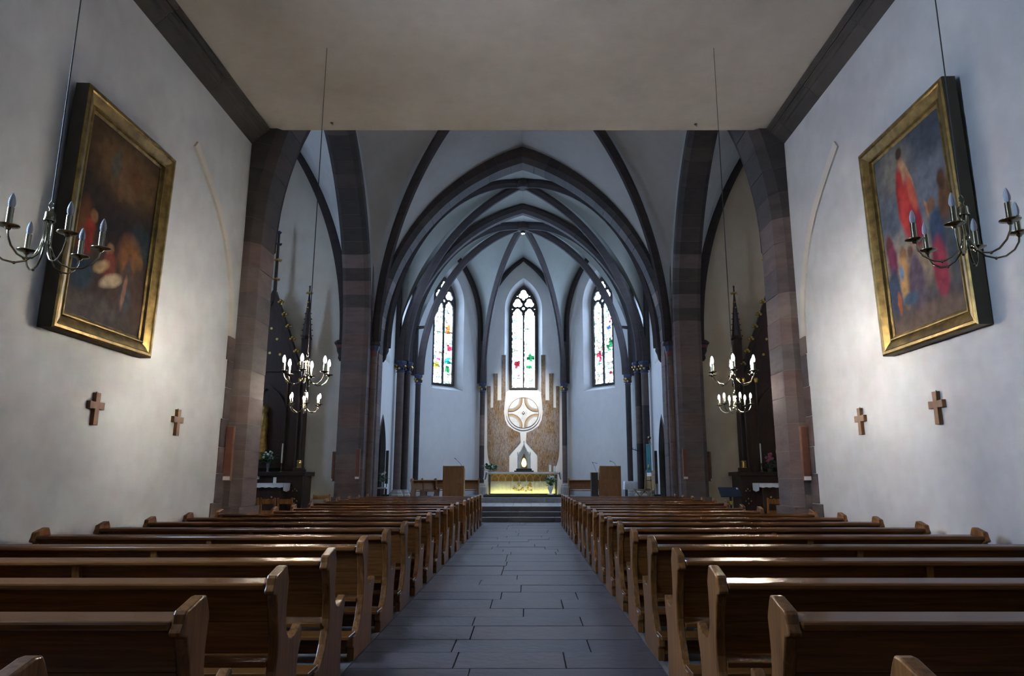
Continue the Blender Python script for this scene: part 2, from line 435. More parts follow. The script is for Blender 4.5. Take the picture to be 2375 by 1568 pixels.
# ------------------------------------------------------------------ floor
fl = tag(MB().box(-11.2, 11.2, NY0, 23.3, -.2, -.03).build('floor', JOINT), 'stone paved church floor with a slab aisle', 'floor', None, S)
y = -1.0; row = 0
while y < 23.08:
    d = min(RND.uniform(.44, .60), 23.1 - y)
    if 23.1 - (y + d) < .25: d = 23.1 - y
    x = -1.2
    while x < 1.2 - .01:
        wd = RND.uniform(.65, 1.45)
        if 1.2 - (x + wd) < .4: wd = 1.2 - x
        g = .003; dz = RND.uniform(-.003, .003)
        MB().box(x + g, x + wd - g, y + g, y + d - g, -.05, dz).build('slab', SLAB, fl, bevel=.004, seg=1)
        x += wd
    y += d
for s, nm in ((-1, 'left'), (1, 'right')):
    pf = tag(MB().box(s * 1.235, s * 4.96, NY0, 23.1, -.05, .0).build('floor_' + nm, PEWFLOOR), 'grey floor under the pews on the %s of the aisle' % nm, 'floor', None, S)
    MB().box(s * 1.2, s * 1.235, -1.0, 23.1, -.05, .004).build('edge_strip', MORTAR, pf)
    tag(MB().box(s * 4.96, s * 11.1, 12.9, 22.4, -.05, .0).build('floor_chapel_' + nm, PEWFLOOR), 'stone floor of the %s side chapel' % nm, 'floor', None, S)

# choir steps and tiled floor
stp = empty('trim_4', kind=S, cat='steps', label='three dark stone steps from the aisle up to the choir')
for i, (y0, z) in enumerate(((23.1, .145), (23.58, .30), (24.0, .455))):
    x = -4.65
    while x < 4.64:
        wd = RND.uniform(1.3, 2.0); wd = min(wd, 4.65 - x)
        if 4.65 - (x + wd) < .5: wd = 4.65 - x
        MB().box(x + .003, x + wd - .003, y0, y0 + .62 if i < 2 else 24.3, z - .16, z).build('step_stone', STEP, stp, bevel=.012)
        x += wd
cf = tag(MB().box(-4.85, 4.85, 24.1, 33.0, .2, .43).build('floor_choir', JOINT), 'raised tiled floor of the choir and apse', 'floor', None, S)
x = -4.83
while x < 4.8:
    MB().box(x + .003, x + .322 - .003, 24.3, 27.55, .40, .455).build('floor_tile', TILE, cf, bevel=.003, seg=1)
    x += .322
x = -2.42
while x < 2.4:
    MB().box(x + .004, x + .33 - .004, 27.55, 27.6, .457, .642).build('riser_tile', TILE, cf, bevel=.003, seg=1); x += .3303
MB().box(-2.42, 2.22, 27.6, 32.5, .44, .645).build('dais', TILE, cf)
for s in (-1, 1):
    MB().box(min(s * 2.43, s * 4.84), max(s * 2.43, s * 4.84), 27.55, 32.7, .42, .455).build('floor_tile', TILE, cf)

# ------------------------------------------------------------------ crossing
Z0 = 5.75
for s, nm, k in ((-1, 'left', 5), (1, 'right', 6)):
    a = empty('trim_%d' % k, kind=S, cat='arch', label='sandstone arch opening into the %s side chapel, with its pier' % nm)
    sec = [(0, 4.99), (0, 5.57), (.12, 5.70), (.40, 5.70), (.40, 4.86), (.12, 4.86)]
    bs = [(-.03, 4.84), (-.03, 5.74), (.40, 5.74), (.40, 4.84)]
    stone_arch(a, lambda h, z, x: (s * x, 17.4 + h, z), 4.1, Z0, 6.3, 0, sec, .42, base=bs, zbase=.8, dark=6.6)
    # rest of the far pier behind the arch
    z = 0
    while z < 13.2:
        hgt = .42; e_ = .03 if z < .8 else 0
        MB().box(s * (4.86 - e_), s * (5.74 + e_), 21.905, 22.28, z + .004, z + hgt - .004).build('stone', STONE, a, bevel=.004, seg=1); z += hgt
    MB().box(s * 4.875, s * 5.73, 21.86, 22.4, 0, 13.2).build('mortar', MORTAR, a)
    # wall above the side arch
    op = [(17.4 + h, z) for h, z, _, _ in leg_arc(4.3, Z0, 6.5, Z0)]
    op2 = [(34.8 - yy, z) for yy, z in op[-2::-1]]
    lp = [(12.9, Z0), (12.9, 14.6), (22.4, 14.6), (22.4, Z0)]
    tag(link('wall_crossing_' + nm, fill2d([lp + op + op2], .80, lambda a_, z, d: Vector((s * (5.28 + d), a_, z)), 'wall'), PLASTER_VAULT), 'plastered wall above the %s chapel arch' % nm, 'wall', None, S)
ch = empty('trim_7', kind=S, cat='arch', label='dark pointed chancel arch between crossing and choir')
sec = [(0, 22.46), (0, 23.05), (.15, 23.2), (.5, 23.2), (.5, 22.3), (.16, 22.3)]
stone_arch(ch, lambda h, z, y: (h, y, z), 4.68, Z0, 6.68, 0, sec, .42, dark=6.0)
op = [(h, z) for h, z, _, _ in leg_arc(5.0, Z0, 7.0, Z0)]
lp = [(-5.8, Z0), (-5.8, 14.6), (5.8, 14.6), (5.8, Z0)]
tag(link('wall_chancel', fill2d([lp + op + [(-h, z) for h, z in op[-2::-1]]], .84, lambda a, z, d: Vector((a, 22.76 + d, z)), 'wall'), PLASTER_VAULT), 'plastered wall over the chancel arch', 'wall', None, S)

cc = empty('ceiling_crossing', kind=S, cat='vault', label='white ribbed vault over the crossing')
BO = (0, 17.6, 13.5)
cor = [(-4.90, 22.36, Z0), (4.90, 22.36, Z0), (4.90, 12.86, Z0), (-4.90, 12.86, Z0)]
apx = [12.66, 12.15, 12.7, 12.15]
mb = MB()
for i in range(4):
    p, q = cor[i], cor[(i + 1) % 4]
    web(mb, wall_curve(p, q, apx[i]), rib_curve(p, BO)); web(mb, wall_curve(q, p, apx[i]), rib_curve(q, BO))
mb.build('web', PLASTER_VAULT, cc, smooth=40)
for i, c in enumerate(cor):
    rib(cc, rib_curve((c[0] * (.973 if i < 2 else 1.02), c[1] - .19 if i < 2 else c[1] + .08, Z0), (0, 17.6, 13.42)), 1.0)
MB().lathe([(.1, -.32), (.3, -.3), (.34, -.2), (.3, -.05), (.2, .1)], BO, 16).build('boss', RIB, cc, smooth=40)

# side chapels
for s, nm, k in ((-1, 'left', 5), (1, 'right', 6)):
    cv = empty('ceiling_chapel_' + nm, kind=S, cat='vault', label='white ribbed vault of the %s side chapel' % nm)
    cor = [(s * 5.66, 22.34, Z0), (s * 10.98, 22.34, Z0), (s * 10.98, 12.86, Z0), (s * 5.66, 12.86, Z0)]
    apx = [13.3, 12.3, 13.3, 12.15]; bo = (s * 8.33, 17.6, 14.0); mb = MB()
    for i in range(4):
        p, q = cor[i], cor[(i + 1) % 4]
        web(mb, wall_curve(p, q, apx[i]), rib_curve(p, bo)); web(mb, wall_curve(q, p, apx[i]), rib_curve(q, bo))
    mb.build('web', PLASTER, cv, smooth=40)
    B = wall_curve((s * 5.80, 22.2, Z0 + .05), (s * 10.9, 22.2, Z0), 13.25)
    B2 = wall_curve((s * 10.9, 22.2, Z0 + .05), (s * 5.80, 22.2, Z0), 13.25)
    sw = sweep(B + B2[-2::-1], [(-.1, .12), (-.1, -.05), (-.04, -.16), (.06, -.16), (.1, -.05), (.1, .12)], Vector((0, 1, 0)) * (1 if s > 0 else -1))
    sw.build('rib', RIB, cv, smooth=30)
    we = empty('wall_chapel_' + nm, kind=S, cat='wall', label='warm grey plastered wall behind the %s side altar' % nm)
    MB().box(s * 5.7, s * 11.1, 22.31, 22.5, 0, 14).build('end_wall', (PLASTER_WARM if s < 0 else PLASTER_OCHRE), we)
    MB().box(s * 5.6, s * 11.1, 12.5, 12.88, 0, 14).build('near_wall', (PLASTER_WARM if s < 0 else PLASTER_OCHRE), we)
    hi = arch_loop(.95, 8.2, 1.95, 4.0)
    link('outer_wall', fill2d([[(12.6, 0), (22.5, 0), (22.5, 14), (12.6, 14)], [(17.6 + a, z) for a, z in hi]], .04, lambda a, z, d: Vector((s * (10.97 + d), a, z)), 'wall'), (PLASTER_WARM if s < 0 else PLASTER_OCHRE), we)
    plain_window(k, (s * 10.95, 17.6, 0), (0, 1, 0), (-s, 0, 0), .67, 4.45, 8.2, CHAPEL_DAY[s], 'tall window in the outer wall of the %s side chapel' % nm)

# ------------------------------------------------------------------ choir and apse
PALE = [(.30, .52, .60), (.55, .60, .42), (.34, .55, .45), (.62, .50, .40), (.42, .48, .62)]
def trefoil(cx, cz, d, r, up=1, n=36):
    cs = [(cx + d * cos(pi / 2 * up + 2 * pi * i / 3), cz + d * sin(pi / 2 * up + 2 * pi * i / 3)) for i in range(3)]
    out = []
    for k in range(n):
        t = 2 * pi * k / n; best = .02
        for x, z in cs:
            dx, dz = x - cx, z - cz; b = dx * cos(t) + dz * sin(t); q = b * b - (dx * dx + dz * dz - r * r)
            if q > 0: best = max(best, b + sqrt(q))
        out.append((cx + best * cos(t), cz + best * sin(t)))
    return out
def circle(cx, cz, r, n=14): return [(cx + r * cos(2 * pi * k / n), cz + r * sin(2 * pi * k / n)) for k in range(n)]
def lancet(cx, hw, zb, zt):
    zs = zt - hw * 1.35
    p = [(cx + hw, zb), (cx + hw, zs - .02), (cx + hw * .80, zs + hw * .12), (cx + hw * .86, zs + hw * .45), (cx + hw * .70, zs + hw * .78), (cx + hw * .46, zs + hw * .86), (cx + hw * .44, zs + hw * 1.08), (cx + hw * .24, zs + hw * 1.28), (cx, zt)]
    return p + [(2 * cx - x, z) for x, z in p[-2::-1]]
def apse_window(n, origin, rt, iw, label, spots, strength):
    o = Vector(origin); rt = Vector(rt); iw = Vector(iw); depth = .5
    f = lambda a, z, d: o + rt * a + iw * d + Vector((0, 0, z))
    e = empty('window_%d' % n, kind=S, cat='window', label=label)
    lo = arch_loop(.64, 9.35, 1.6, 5.56, 14); hi = arch_loop(.90, 9.35, 1.86, 5.30, 14)
    MB().loft([[f(a, z, -depth) for a, z in lo], [f(a, z, 0) for a, z in hi]], caps=False).build('reveal', PLASTER, e, smooth=40)
    shapes = [lancet(-.29, .255, 5.62, 9.50), lancet(.29, .255, 5.62, 9.50), trefoil(-.285, 9.76, .10, .135), trefoil(.285, 9.76, .10, .135), trefoil(0, 10.20, .105, .14), circle(0, 9.50, .075), circle(0, 9.97, .062), circle(-.30, 10.12, .035), circle(.30, 10.12, .035), circle(-.54, 9.47, .03), circle(.54, 9.47, .03)]
    link('tracery', fill2d([arch_loop(.66, 9.35, 1.62, 5.54, 14)] + shapes, .16, lambda a, z, d: f(a, z, d - depth + .08), 'tracery'), STONE_GREY, e)
    M = frame_m(o, rt, iw, -depth + .06)
    for i, sh in enumerate(shapes):
        pane(sh, M, 'pane', sky_glass(strength), e)
    # leaded pieces: irregular cells; a few of them coloured, the rest left clear
    rr = random.Random(n); lead = MB(); tint = {}
    for c in (-.29, .29):
        nx, nz = 4, 34; P = {}
        for i in range(nx + 1):
            for j in range(nz + 1):
                x = c - .25 + .5 * i / nx; z = 5.64 + 3.5 * j / nz
                if 0 < i < nx: x += rr.uniform(-.045, .045)
                if 0 < j < nz: z += rr.uniform(-.04, .04)
                P[i, j] = (x, z)
        for i in range(nx):
            for j in range(nz):
                q = [P[i, j], P[i + 1, j], P[i + 1, j + 1], P[i, j + 1]]; mx = sum(p[0] for p in q) / 4; mz = sum(p[1] for p in q) / 4
                col = None
                for a, z, r, cl in spots:
                    if math.hypot((mx - a) * 1.2, mz - z) < r * rr.uniform(.6, 1.25):
                        col = cl if rr.random() < .75 else tuple(x * .35 for x in cl)
                if col is None and rr.random() < (.20 if n == 12 else .34): col = rr.choice(PALE)
                if col:
                    m_ = tint.setdefault(col, MB()); o_ = len(m_.v); m_.v += [(x, 0, z) for x, z in q]; m_.f.append((o_, o_ + 1, o_ + 2, o_ + 3))
                for u, v in ((q[0], q[1]), (q[0], q[3])):
                    if rr.random() < .55:
                        dx, dz = v[0] - u[0], v[1] - u[1]; l_ = math.hypot(dx, dz); px, pz = -dz / l_ * .008, dx / l_ * .008
                        lead.prism([(u[0] + px, u[1] + pz), (v[0] + px, v[1] + pz), (v[0] - px, v[1] - pz), (u[0] - px, u[1] - pz)], lambda a, b, d_: (a, d_, b), .012, .022)
    for col, m_ in tint.items():
        k = 1.3 if col in PALE else 1.2
        o_ = m_.build('coloured_glass', tint_glass(col, k), e); o_.matrix_local = frame_m(o, rt, iw, -depth + .066); o_['kind'] = 'stuff'
    o_ = lead.build('lead_lines', IRON, e); o_.matrix_local = M; o_['kind'] = 'stuff'
    for i in range(1, 9):
        z = 5.6 + i * .48
        for c in (-.29, .29): MB().tube([f(c - .26, z, -depth + .08), f(c + .26, z, -depth + .08)], .010, 6).build('glazing_bar', IRON, e)
    return e, hi

def choir_wall(s, nm, kw, kd):
    wins = []
    for i, yc in enumerate((24.35, 28.15)):
        e, hi = plain_window(kw + i, (s * 4.85, yc, 0), (0, 1, 0), (-s, 0, 0), .48, 5.9, 8.6, CHOIR_DAY, 'tall narrow window in the %s choir wall, %s' % (nm, 'above the small pointed door' if i == 0 else 'between the clustered and the single column'), .26, .5)
        wins.append([(yc + a, z) for a, z in hi])
    dh = [(24.3 + a, z) for a, z in arch_loop(.60, 2.2, 1.25 * 1.3, .455)]
    lp = [(23.1, .0), (29.95, .0), (29.95, 13), (23.1, 13)]
    wl = tag(link('wall_choir_' + nm, fill2d([lp] + wins + [dh], .04, lambda a, z, d: Vector((s * (4.87 + d), a, z)), 'wall'), PLASTER_CHOIR), 'pale blue-lit plaster wall of the choir, %s side' % nm, 'wall', None, S)
    d = empty('door_%d' % kd, kind=S, cat='door', label='dark narrow pointed doorway in the %s choir wall' % nm)
    lo = arch_loop(.60, 2.2, 1.625, .455); up = arch_loop(.48, 2.2, 1.50, .455)
    g = lambda a, z, q: Vector((s * (4.85 + q), 24.3 + a, z))
    MB().loft([[g(a, z, .0) for a, z in arch_loop(.70, 2.2, 1.73, .455)], [g(a, z, -.02) for a, z in lo], [g(a, z, .14) for a, z in up], [g(a, z, .45) for a, z in up]], caps=False).build('door_frame', STONE_GREY, d, smooth=30)
    link('door_leaf', fill2d([up], .05, lambda a, z, q: g(a, z, .42 + q), 'leaf'), DARKWOOD, d)
    for j in range(1, 5): MB().tube([g(-.48 + j * .192, .46, .39), g(-.48 + j * .192, 2.9, .39)], .008, 5).build('plank_batten', DARKWOOD, d)
    MB().ball(g(.36, 1.5, .38), .03).build('door_knob', BRASS, d, smooth=60)
choir_wall(-1, 'left', 7, 1); choir_wall(1, 'right', 9, 2)

CB = Vector((2.0, 32.65, 0)); CA = Vector((4.85, 29.8, 0))
def apse_panel(nm, p, q, n, label, spots, wlabel):
    p = Vector(p); q = Vector(q); mid = (p + q) / 2; rt = (q - p).normalized(); iw = Vector((rt.y, -rt.x, 0))
    if iw.dot(Vector((0, 27, 0)) - mid) < 0: iw = -iw
    e, hi = apse_window(n, mid, rt, iw, wlabel, spots, APSE_DAY)
    hl = (q - p).length / 2 + .05
    f = lambda a, z, d: mid + rt * a + iw * (d - .02) + Vector((0, 0, z))
    tag(link('wall_apse_' + nm, fill2d([[(-hl, 0), (hl, 0), (hl, 13), (-hl, 13)], hi], .04, f, 'wall'), PLASTER_CHOIR), label, 'wall', None, S)
GRN, REDC, BLU, YEL, ORG = (.02, .30, .10), (.75, .05, .10), (.05, .12, .75), (.75, .70, .05), (.85, .25, .05)
apse_panel('left', (-CA.x, CA.y, 0), (-CB.x, CB.y, 0), 11, 'white apse wall with a stained glass window, left of the mosaic', [(.30, 8.15, .22, ORG), (.34, 7.3, .18, REDC), (-.20, 6.75, .10, (.6, .05, .35)), (-.34, 6.45, .18, YEL), (.30, 6.7, .20, (.02, .45, .40)), (.25, 6.3, .14, GRN)], 'stained glass window left of the mosaic, with green and orange figures')
apse_panel('centre', (-CB.x, CB.y, 0), (CB.x, CB.y, 0), 12, 'white apse wall carrying the mosaic', [(-.28, 6.72, .16, REDC), (.36, 7.05, .18, GRN), (.28, 6.62, .10, GRN), (-.27, 6.15, .07, (.5, .1, .3))], 'bright stained glass window above the mosaic cross')
apse_panel('right', (CB.x, CB.y, 0), (CA.x, CA.y, 0), 13, 'white apse wall with a stained glass window, right of the mosaic', [(-.26, 6.95, .20, REDC), (.36, 7.45, .20, GRN), (.22, 7.2, .12, GRN), (.34, 8.2, .13, BLU), (.38, 8.5, .12, REDC), (.40, 6.1, .08, REDC)], 'stained glass window right of the mosaic, with a red robed figure')

tv = empty('trim_8', kind=S, cat='arch', label='slender stone arch between choir bay and apse')
sec = [(0, 26.08), (0, 26.32), (.12, 26.44), (.30, 26.44), (.30, 25.96), (.12, 25.96)]
stone_arch(tv, lambda h, z, y: (h, y, z), 4.45, Z0, radius(4.45, 5.95), Z0, sec, 1.1, RIB)

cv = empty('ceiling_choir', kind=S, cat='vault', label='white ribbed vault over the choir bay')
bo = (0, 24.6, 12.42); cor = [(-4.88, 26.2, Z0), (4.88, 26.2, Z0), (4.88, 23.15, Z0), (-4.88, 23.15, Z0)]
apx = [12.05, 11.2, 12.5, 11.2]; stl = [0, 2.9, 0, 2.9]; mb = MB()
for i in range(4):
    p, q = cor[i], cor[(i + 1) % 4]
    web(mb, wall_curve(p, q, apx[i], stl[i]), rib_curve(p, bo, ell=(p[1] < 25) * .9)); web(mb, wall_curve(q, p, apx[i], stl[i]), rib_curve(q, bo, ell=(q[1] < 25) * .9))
mb.build('web', PLASTER_APSE_SHADE, cv, smooth=40)
for c in cor:
    sx = -1 if c[0] < 0 else 1
    rib(cv, rib_curve((sx * (4.55 if c[1] > 25 else 4.72), c[1] + (-.05 if c[1] > 25 else .15), Z0), (0, 24.6, 12.36), ell=(c[1] < 25) * .9), .92)
MB().lathe([(.05, -.34), (.22, -.33), (.26, -.25), (.24, -.05), (.12, .1)], bo, 16).build('boss', RIB, cv, smooth=40)
for sx in (-1, 1): MB().lathe([(.02, 5.25), (.09, 5.35), (.12, 5.5), (.18, 5.62), (.18, 5.72), (.13, 5.8)], (sx * 4.72, 23.32, 0), 10).build('corbel', RIB, cv, smooth=40)
for sx in (-1, 1):
    B = wall_curve((sx * 4.76, 26.05, Z0), (sx * 4.76, 23.25, Z0), 11.15, 2.9); B2 = wall_curve((sx * 4.76, 23.25, Z0), (sx * 4.76, 26.05, Z0), 11.15, 2.9)
    sweep(B + B2[-2::-1], [(-.07, .08), (-.07, -.05), (-.03, -.1), (.03, -.1), (.07, -.05), (.07, .08)], Vector((1, 0, 0))).build('wall_rib', RIB, cv, smooth=30)

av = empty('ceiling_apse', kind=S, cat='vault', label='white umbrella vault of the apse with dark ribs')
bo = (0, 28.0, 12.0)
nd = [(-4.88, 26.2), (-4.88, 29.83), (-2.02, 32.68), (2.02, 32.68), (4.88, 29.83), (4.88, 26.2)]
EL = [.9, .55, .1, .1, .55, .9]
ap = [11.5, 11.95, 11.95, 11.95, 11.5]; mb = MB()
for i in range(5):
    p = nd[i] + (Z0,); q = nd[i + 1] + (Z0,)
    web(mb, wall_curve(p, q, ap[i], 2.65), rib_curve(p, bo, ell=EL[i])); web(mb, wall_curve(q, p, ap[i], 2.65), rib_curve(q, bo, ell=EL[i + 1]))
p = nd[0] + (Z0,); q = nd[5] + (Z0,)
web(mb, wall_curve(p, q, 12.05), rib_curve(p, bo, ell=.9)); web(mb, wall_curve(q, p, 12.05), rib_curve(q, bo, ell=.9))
mb.build('web', PLASTER_APSE_SHADE, av, smooth=40)
cols = [(-4.5, 26.42), (-4.5, 29.65), (-1.91, 32.36), (1.91, 32.36), (4.5, 29.65), (4.5, 26.42)]
for c, el in zip(cols, EL): rib(av, rib_curve(c + (Z0,), (0, 28.0, 11.95), ell=el), .95)
for i in range(5):
    p = Vector(nd[i] + (Z0,)); q = Vector(nd[i + 1] + (Z0,)); d = (q - p).normalized(); nrm = Vector((d.y, -d.x, 0))
    if nrm.dot(Vector((0, 28, 0)) - p) < 0: nrm = -nrm
    p2 = p + d * .16 + nrm * .10; q2 = q - d * .16 + nrm * .10
    B = wall_curve(p2, q2, ap[i] - .05, 2.65); B2 = wall_curve(q2, p2, ap[i] - .05, 2.65)
    sweep(B + B2[-2::-1], [(-.09, .09), (-.09, -.05), (-.03, -.12), (.03, -.12), (.09, -.05), (.09, .09)], nrm).build('wall_rib', RIB, av, smooth=30)
for c, n_ in ((1, 0), (1, 1), (2, 1), (2, 2), (3, 2), (3, 3), (4, 3), (4, 4)):
    r = rib_curve(cols[c] + (Z0,), bo, ell=EL[c]); pt = min(r, key=lambda v: abs(v.z - 7.75)); d = Vector((nd[n_][0] if c != n_ else nd[n_ + 1][0], nd[n_][1] if c != n_ else nd[n_ + 1][1], 0)) - Vector((nd[c][0], nd[c][1], 0)); d.normalize()
    q = Vector((nd[c][0], nd[c][1], pt.z)) + d * .12
    MB().tube([pt, q], .06, 6).build('stone_tie', RIB, av)
bs = MB().lathe([(.05, -.36), (.2, -.36), (.27, -.28), (.25, -.05), (.12, .1)], bo, 16).build('boss', RIB, av, smooth=40)
MB().lathe([(.09, -.46), (.10, -.36)], bo, 14).build('lamp_housing', IRON, av)
MB().lathe([(.02, -.475), (.075, -.465)], bo, 14).build('lamp_lens', emit('spot_lens', (1, .9, .7), 60), av)

# clustered and single wall columns
def column(n, label, shafts, r, zt, zb=.455, rich=True):
    e = empty('trim_%d' % n, kind=S, cat='column', label=label)
    for x, y in shafts:
        z = zb + .55; k = 0
        cuts = [zb + .5, zb + 2.2, zb + 3.6, zt - .42]
        for a, b in zip(cuts, cuts[1:]):
            MB().lathe([(r, a + .003), (r, b - .003)], (x, y, 0), 14).build('drum', RIB if RND.random() < .5 else STONE, e, smooth=40)
        MB().lathe([(r * 1.9, zb), (r * 1.9, zb + .33), (r * 1.6, zb + .38), (r * 1.65, zb + .42), (r * 1.25, zb + .47), (r * 1.3, zb + .5), (r, zb + .52)], (x, y, 0), 8, pi / 8).build('base', LIMESTONE if rich else STONE_GREY, e)
        cp = MB().lathe([(r * 1.1, zt - .44), (r * 1.18, zt - .42), (r * 1.0, zt - .38), (r * 1.05, zt - .25), (r * 1.45, zt - .12), (r * 1.5, zt - .1)], (x, y, 0), 16).build('capital', BLUE if rich else RED, e, smooth=40)
        if rich:
            for k in range(14):
                t = 2 * pi * k / 7 + (k // 7) * .45; zz = zt - .30 + .10 * (k // 7); rr = r * (1.15 + .22 * (k // 7))
                MB().ball((x + rr * cos(t), y + rr * sin(t), zz), .045, 6, 4, (1, 1, 1.25)).build('gilt_leaf', GOLD if k % 3 else RIB, cp, smooth=60)
        MB().lathe([(r * 1.5, zt - .1), (r * 1.62, zt - .07), (r * 1.62, zt - .02), (r * 1.4, zt)], (x, y, 0), 8, pi / 8).build('abacus', BLUE if rich else RIB, e)
    return e
for s, nm, k in ((-1, 'left', 9), (1, 'right', 13)):
    column(k, 'pair of round stone columns with gilded capital, %s side of the choir' % nm, [(s * 4.62, 26.08), (s * 4.42, 26.36)], .14, Z0)
    column(k + 1, 'slim column with gilded capital at the %s apse corner beside the side window' % nm, [(s * 4.5, 29.65)], .115, Z0)
    column(k + 2, 'slim column with gilded capital just %s of the mosaic' % nm, [(s * 1.91, 32.36)], .115, Z0, .645)
    # crossing corner shaft
    e = empty('trim_%d' % (k + 3), kind=S, cat='column', label='corner shaft with painted capital on the %s chancel pier' % nm)
    c = (s * 4.80, 22.16, 0)
    z = 0
    while z < 5.1:
        MB().lathe([(.125, z + .003), (.125, z + .83)], c, 12).build('drum', STONE, e, smooth=40); z += .836
    MB().lathe([(.13, 5.12), (.10, 5.16), (.13, 5.25), (.15, 5.38), (.15, 5.42)], c, 12).build('capital', RED, e, smooth=40)
    MB().lathe([(.15, 5.42), (.19, 5.56), (.2, 5.58)], c, 8, pi / 8).build('capital_band', BLUE, e)
    MB().lathe([(.2, 5.58), (.24, 5.62), (.24, 5.68), (.17, 5.76)], c, 8, pi / 8).build('abacus', RIB, e)
    c = (s * 5.86, 22.16, 0)
    MB().lathe([(.03, 5.1), (.09, 5.2), (.07, 5.3), (.13, 5.42), (.14, 5.52)], c, 10).build('corbel', RIB, e, smooth=40)
    MB().lathe([(.14, 5.52), (.17, 5.6), (.18, 5.62)], c, 8, pi / 8).build('corbel_band', RED, e)
    MB().lathe([(.18, 5.62), (.22, 5.66), (.22, 5.71), (.14, 5.78)], c, 8, pi / 8).build('corbel_abacus', RIB, e)

# ------------------------------------------------------------------ pews
PROF = [(.035, 0), (.035, .10), (.0, .115), (.0, .165), (.03, .185), (.10, .187), (.15, .20), (.20, .24), (.245, .305), (.28, .385), (.296, .46), (.292, .55), (.275, .63), (.254, .70), (.236, .75), (.222, .788), (.174, .800), (.170, .815), (.190, .845), (.198, .880), (.208, .893), (.340, .928), (.372, .928), (.388, .905), (.412, .855), (.420, .83), (.412, .78), (.405, .70), (.410, .62), (.430, .562), (.470, .522), (.525, .506), (.580, .512), (.640, .528), (.690, .558), (.712, .552), (.712, .50), (.700, .45), (.668, .39), (.655, .30), (.660, .15), (.672, 0)]
def pew_meshes(Ln):
    ms = {}
    e = MB().prism(PROF, lambda a, b, d: (d, a, b), 0, .055); ms['end'] = e.mesh('end_panel'); ms['end'].materials.append(PEW_END)
    def bd(name, mb, mat=PEW):
        me = mb.mesh(name); me.materials.append(mat); return me
    x0, x1 = .055, Ln - .055
    ms['rail'] = bd('top_rail', MB().box(x0, x1, .182, .405, .818, .856))
    def plank(z0, z1):
        y = lambda z: .235 + (.80 - z) / .34 * .085
        return MB().prism([(y(z0), z0), (y(z1), z1), (y(z1) + .024, z1), (y(z0) + .024, z0)], lambda a, b, d: (d, a, b), x0, x1)
    ms['back1'] = bd('back_board', plank(.6435, .818)); ms['back2'] = bd('back_board', plank(.468, .642))
    ms['seat'] = bd('seat', MB().box(x0, x1, .275, .655, .405, .435))
    ms['kneel'] = bd('kneeler', MB().box(x0 - .05, x1 + .05, -.115, .095, .187, .215))
    ms['krail'] = bd('kneeler_rail', MB().box(x0, x1, .02, .05, .06, .187))
    ms['sup'] = bd('middle_support', MB().prism([(.20, .818), (.30, .818), (.36, .44), (.60, .40), (.60, 0), (.30, 0), (.26, .44)], lambda a, b, d: (d, a, b), Ln / 2 - .025, Ln / 2 + .025), PEW_END)
    return ms
PM = {}
ORD = ['first', 'second', 'third', 'fourth', 'fifth', 'sixth', 'seventh', 'eighth', 'ninth', 'tenth', 'eleventh', 'twelfth', 'thirteenth']
def pew(x, y, Ln, label, group):
    if Ln not in PM: PM[Ln] = pew_meshes(Ln)
    m = PM[Ln]; r = empty('pew', (x, y, 0), 0, label=label, cat='pew', group=group)
    a = link('end_panel', m['end'], None, r, .008, 2); b = link('end_panel', m['end'], None, r, .008, 2); b.location.x = Ln - .055
    link('top_rail', m['rail'], None, r, .012, 2)
    for k, n in (('back1', 'back_board'), ('back2', 'back_board'), ('seat', 'seat'), ('kneel', 'kneeler'), ('krail', 'kneeler_rail'), ('sup', 'middle_support')):
        link(n, m[k], None, r, .004 if k in ('seat', 'kneel') else .0015 if k in ('back1', 'back2') else 0, 1)
    return r
for k in range(13):
    y = 1.73 + 1.022 * k
    out = 4.68 if k < 10 else 4.19
    for s, nm in ((-1, 'left'), (1, 'right')):
        pew(-out if s < 0 else 1.2, y, round(out - 1.2, 3), 'brown wooden pew %s of the nave aisle, %s row counted from the viewer' % (nm, ORD[k]), 'wooden pews in the nave')
for k in range(6):
    y = 15.63 + 1.1 * k
    for s, nm in ((-1, 'left'), (1, 'right')):
        pew(-4.66 if s < 0 else 1.2, y, 3.46, 'wooden pew %s of the aisle under the crossing, %s row behind the gap' % (nm, ORD[k]), 'wooden pews in the crossing')

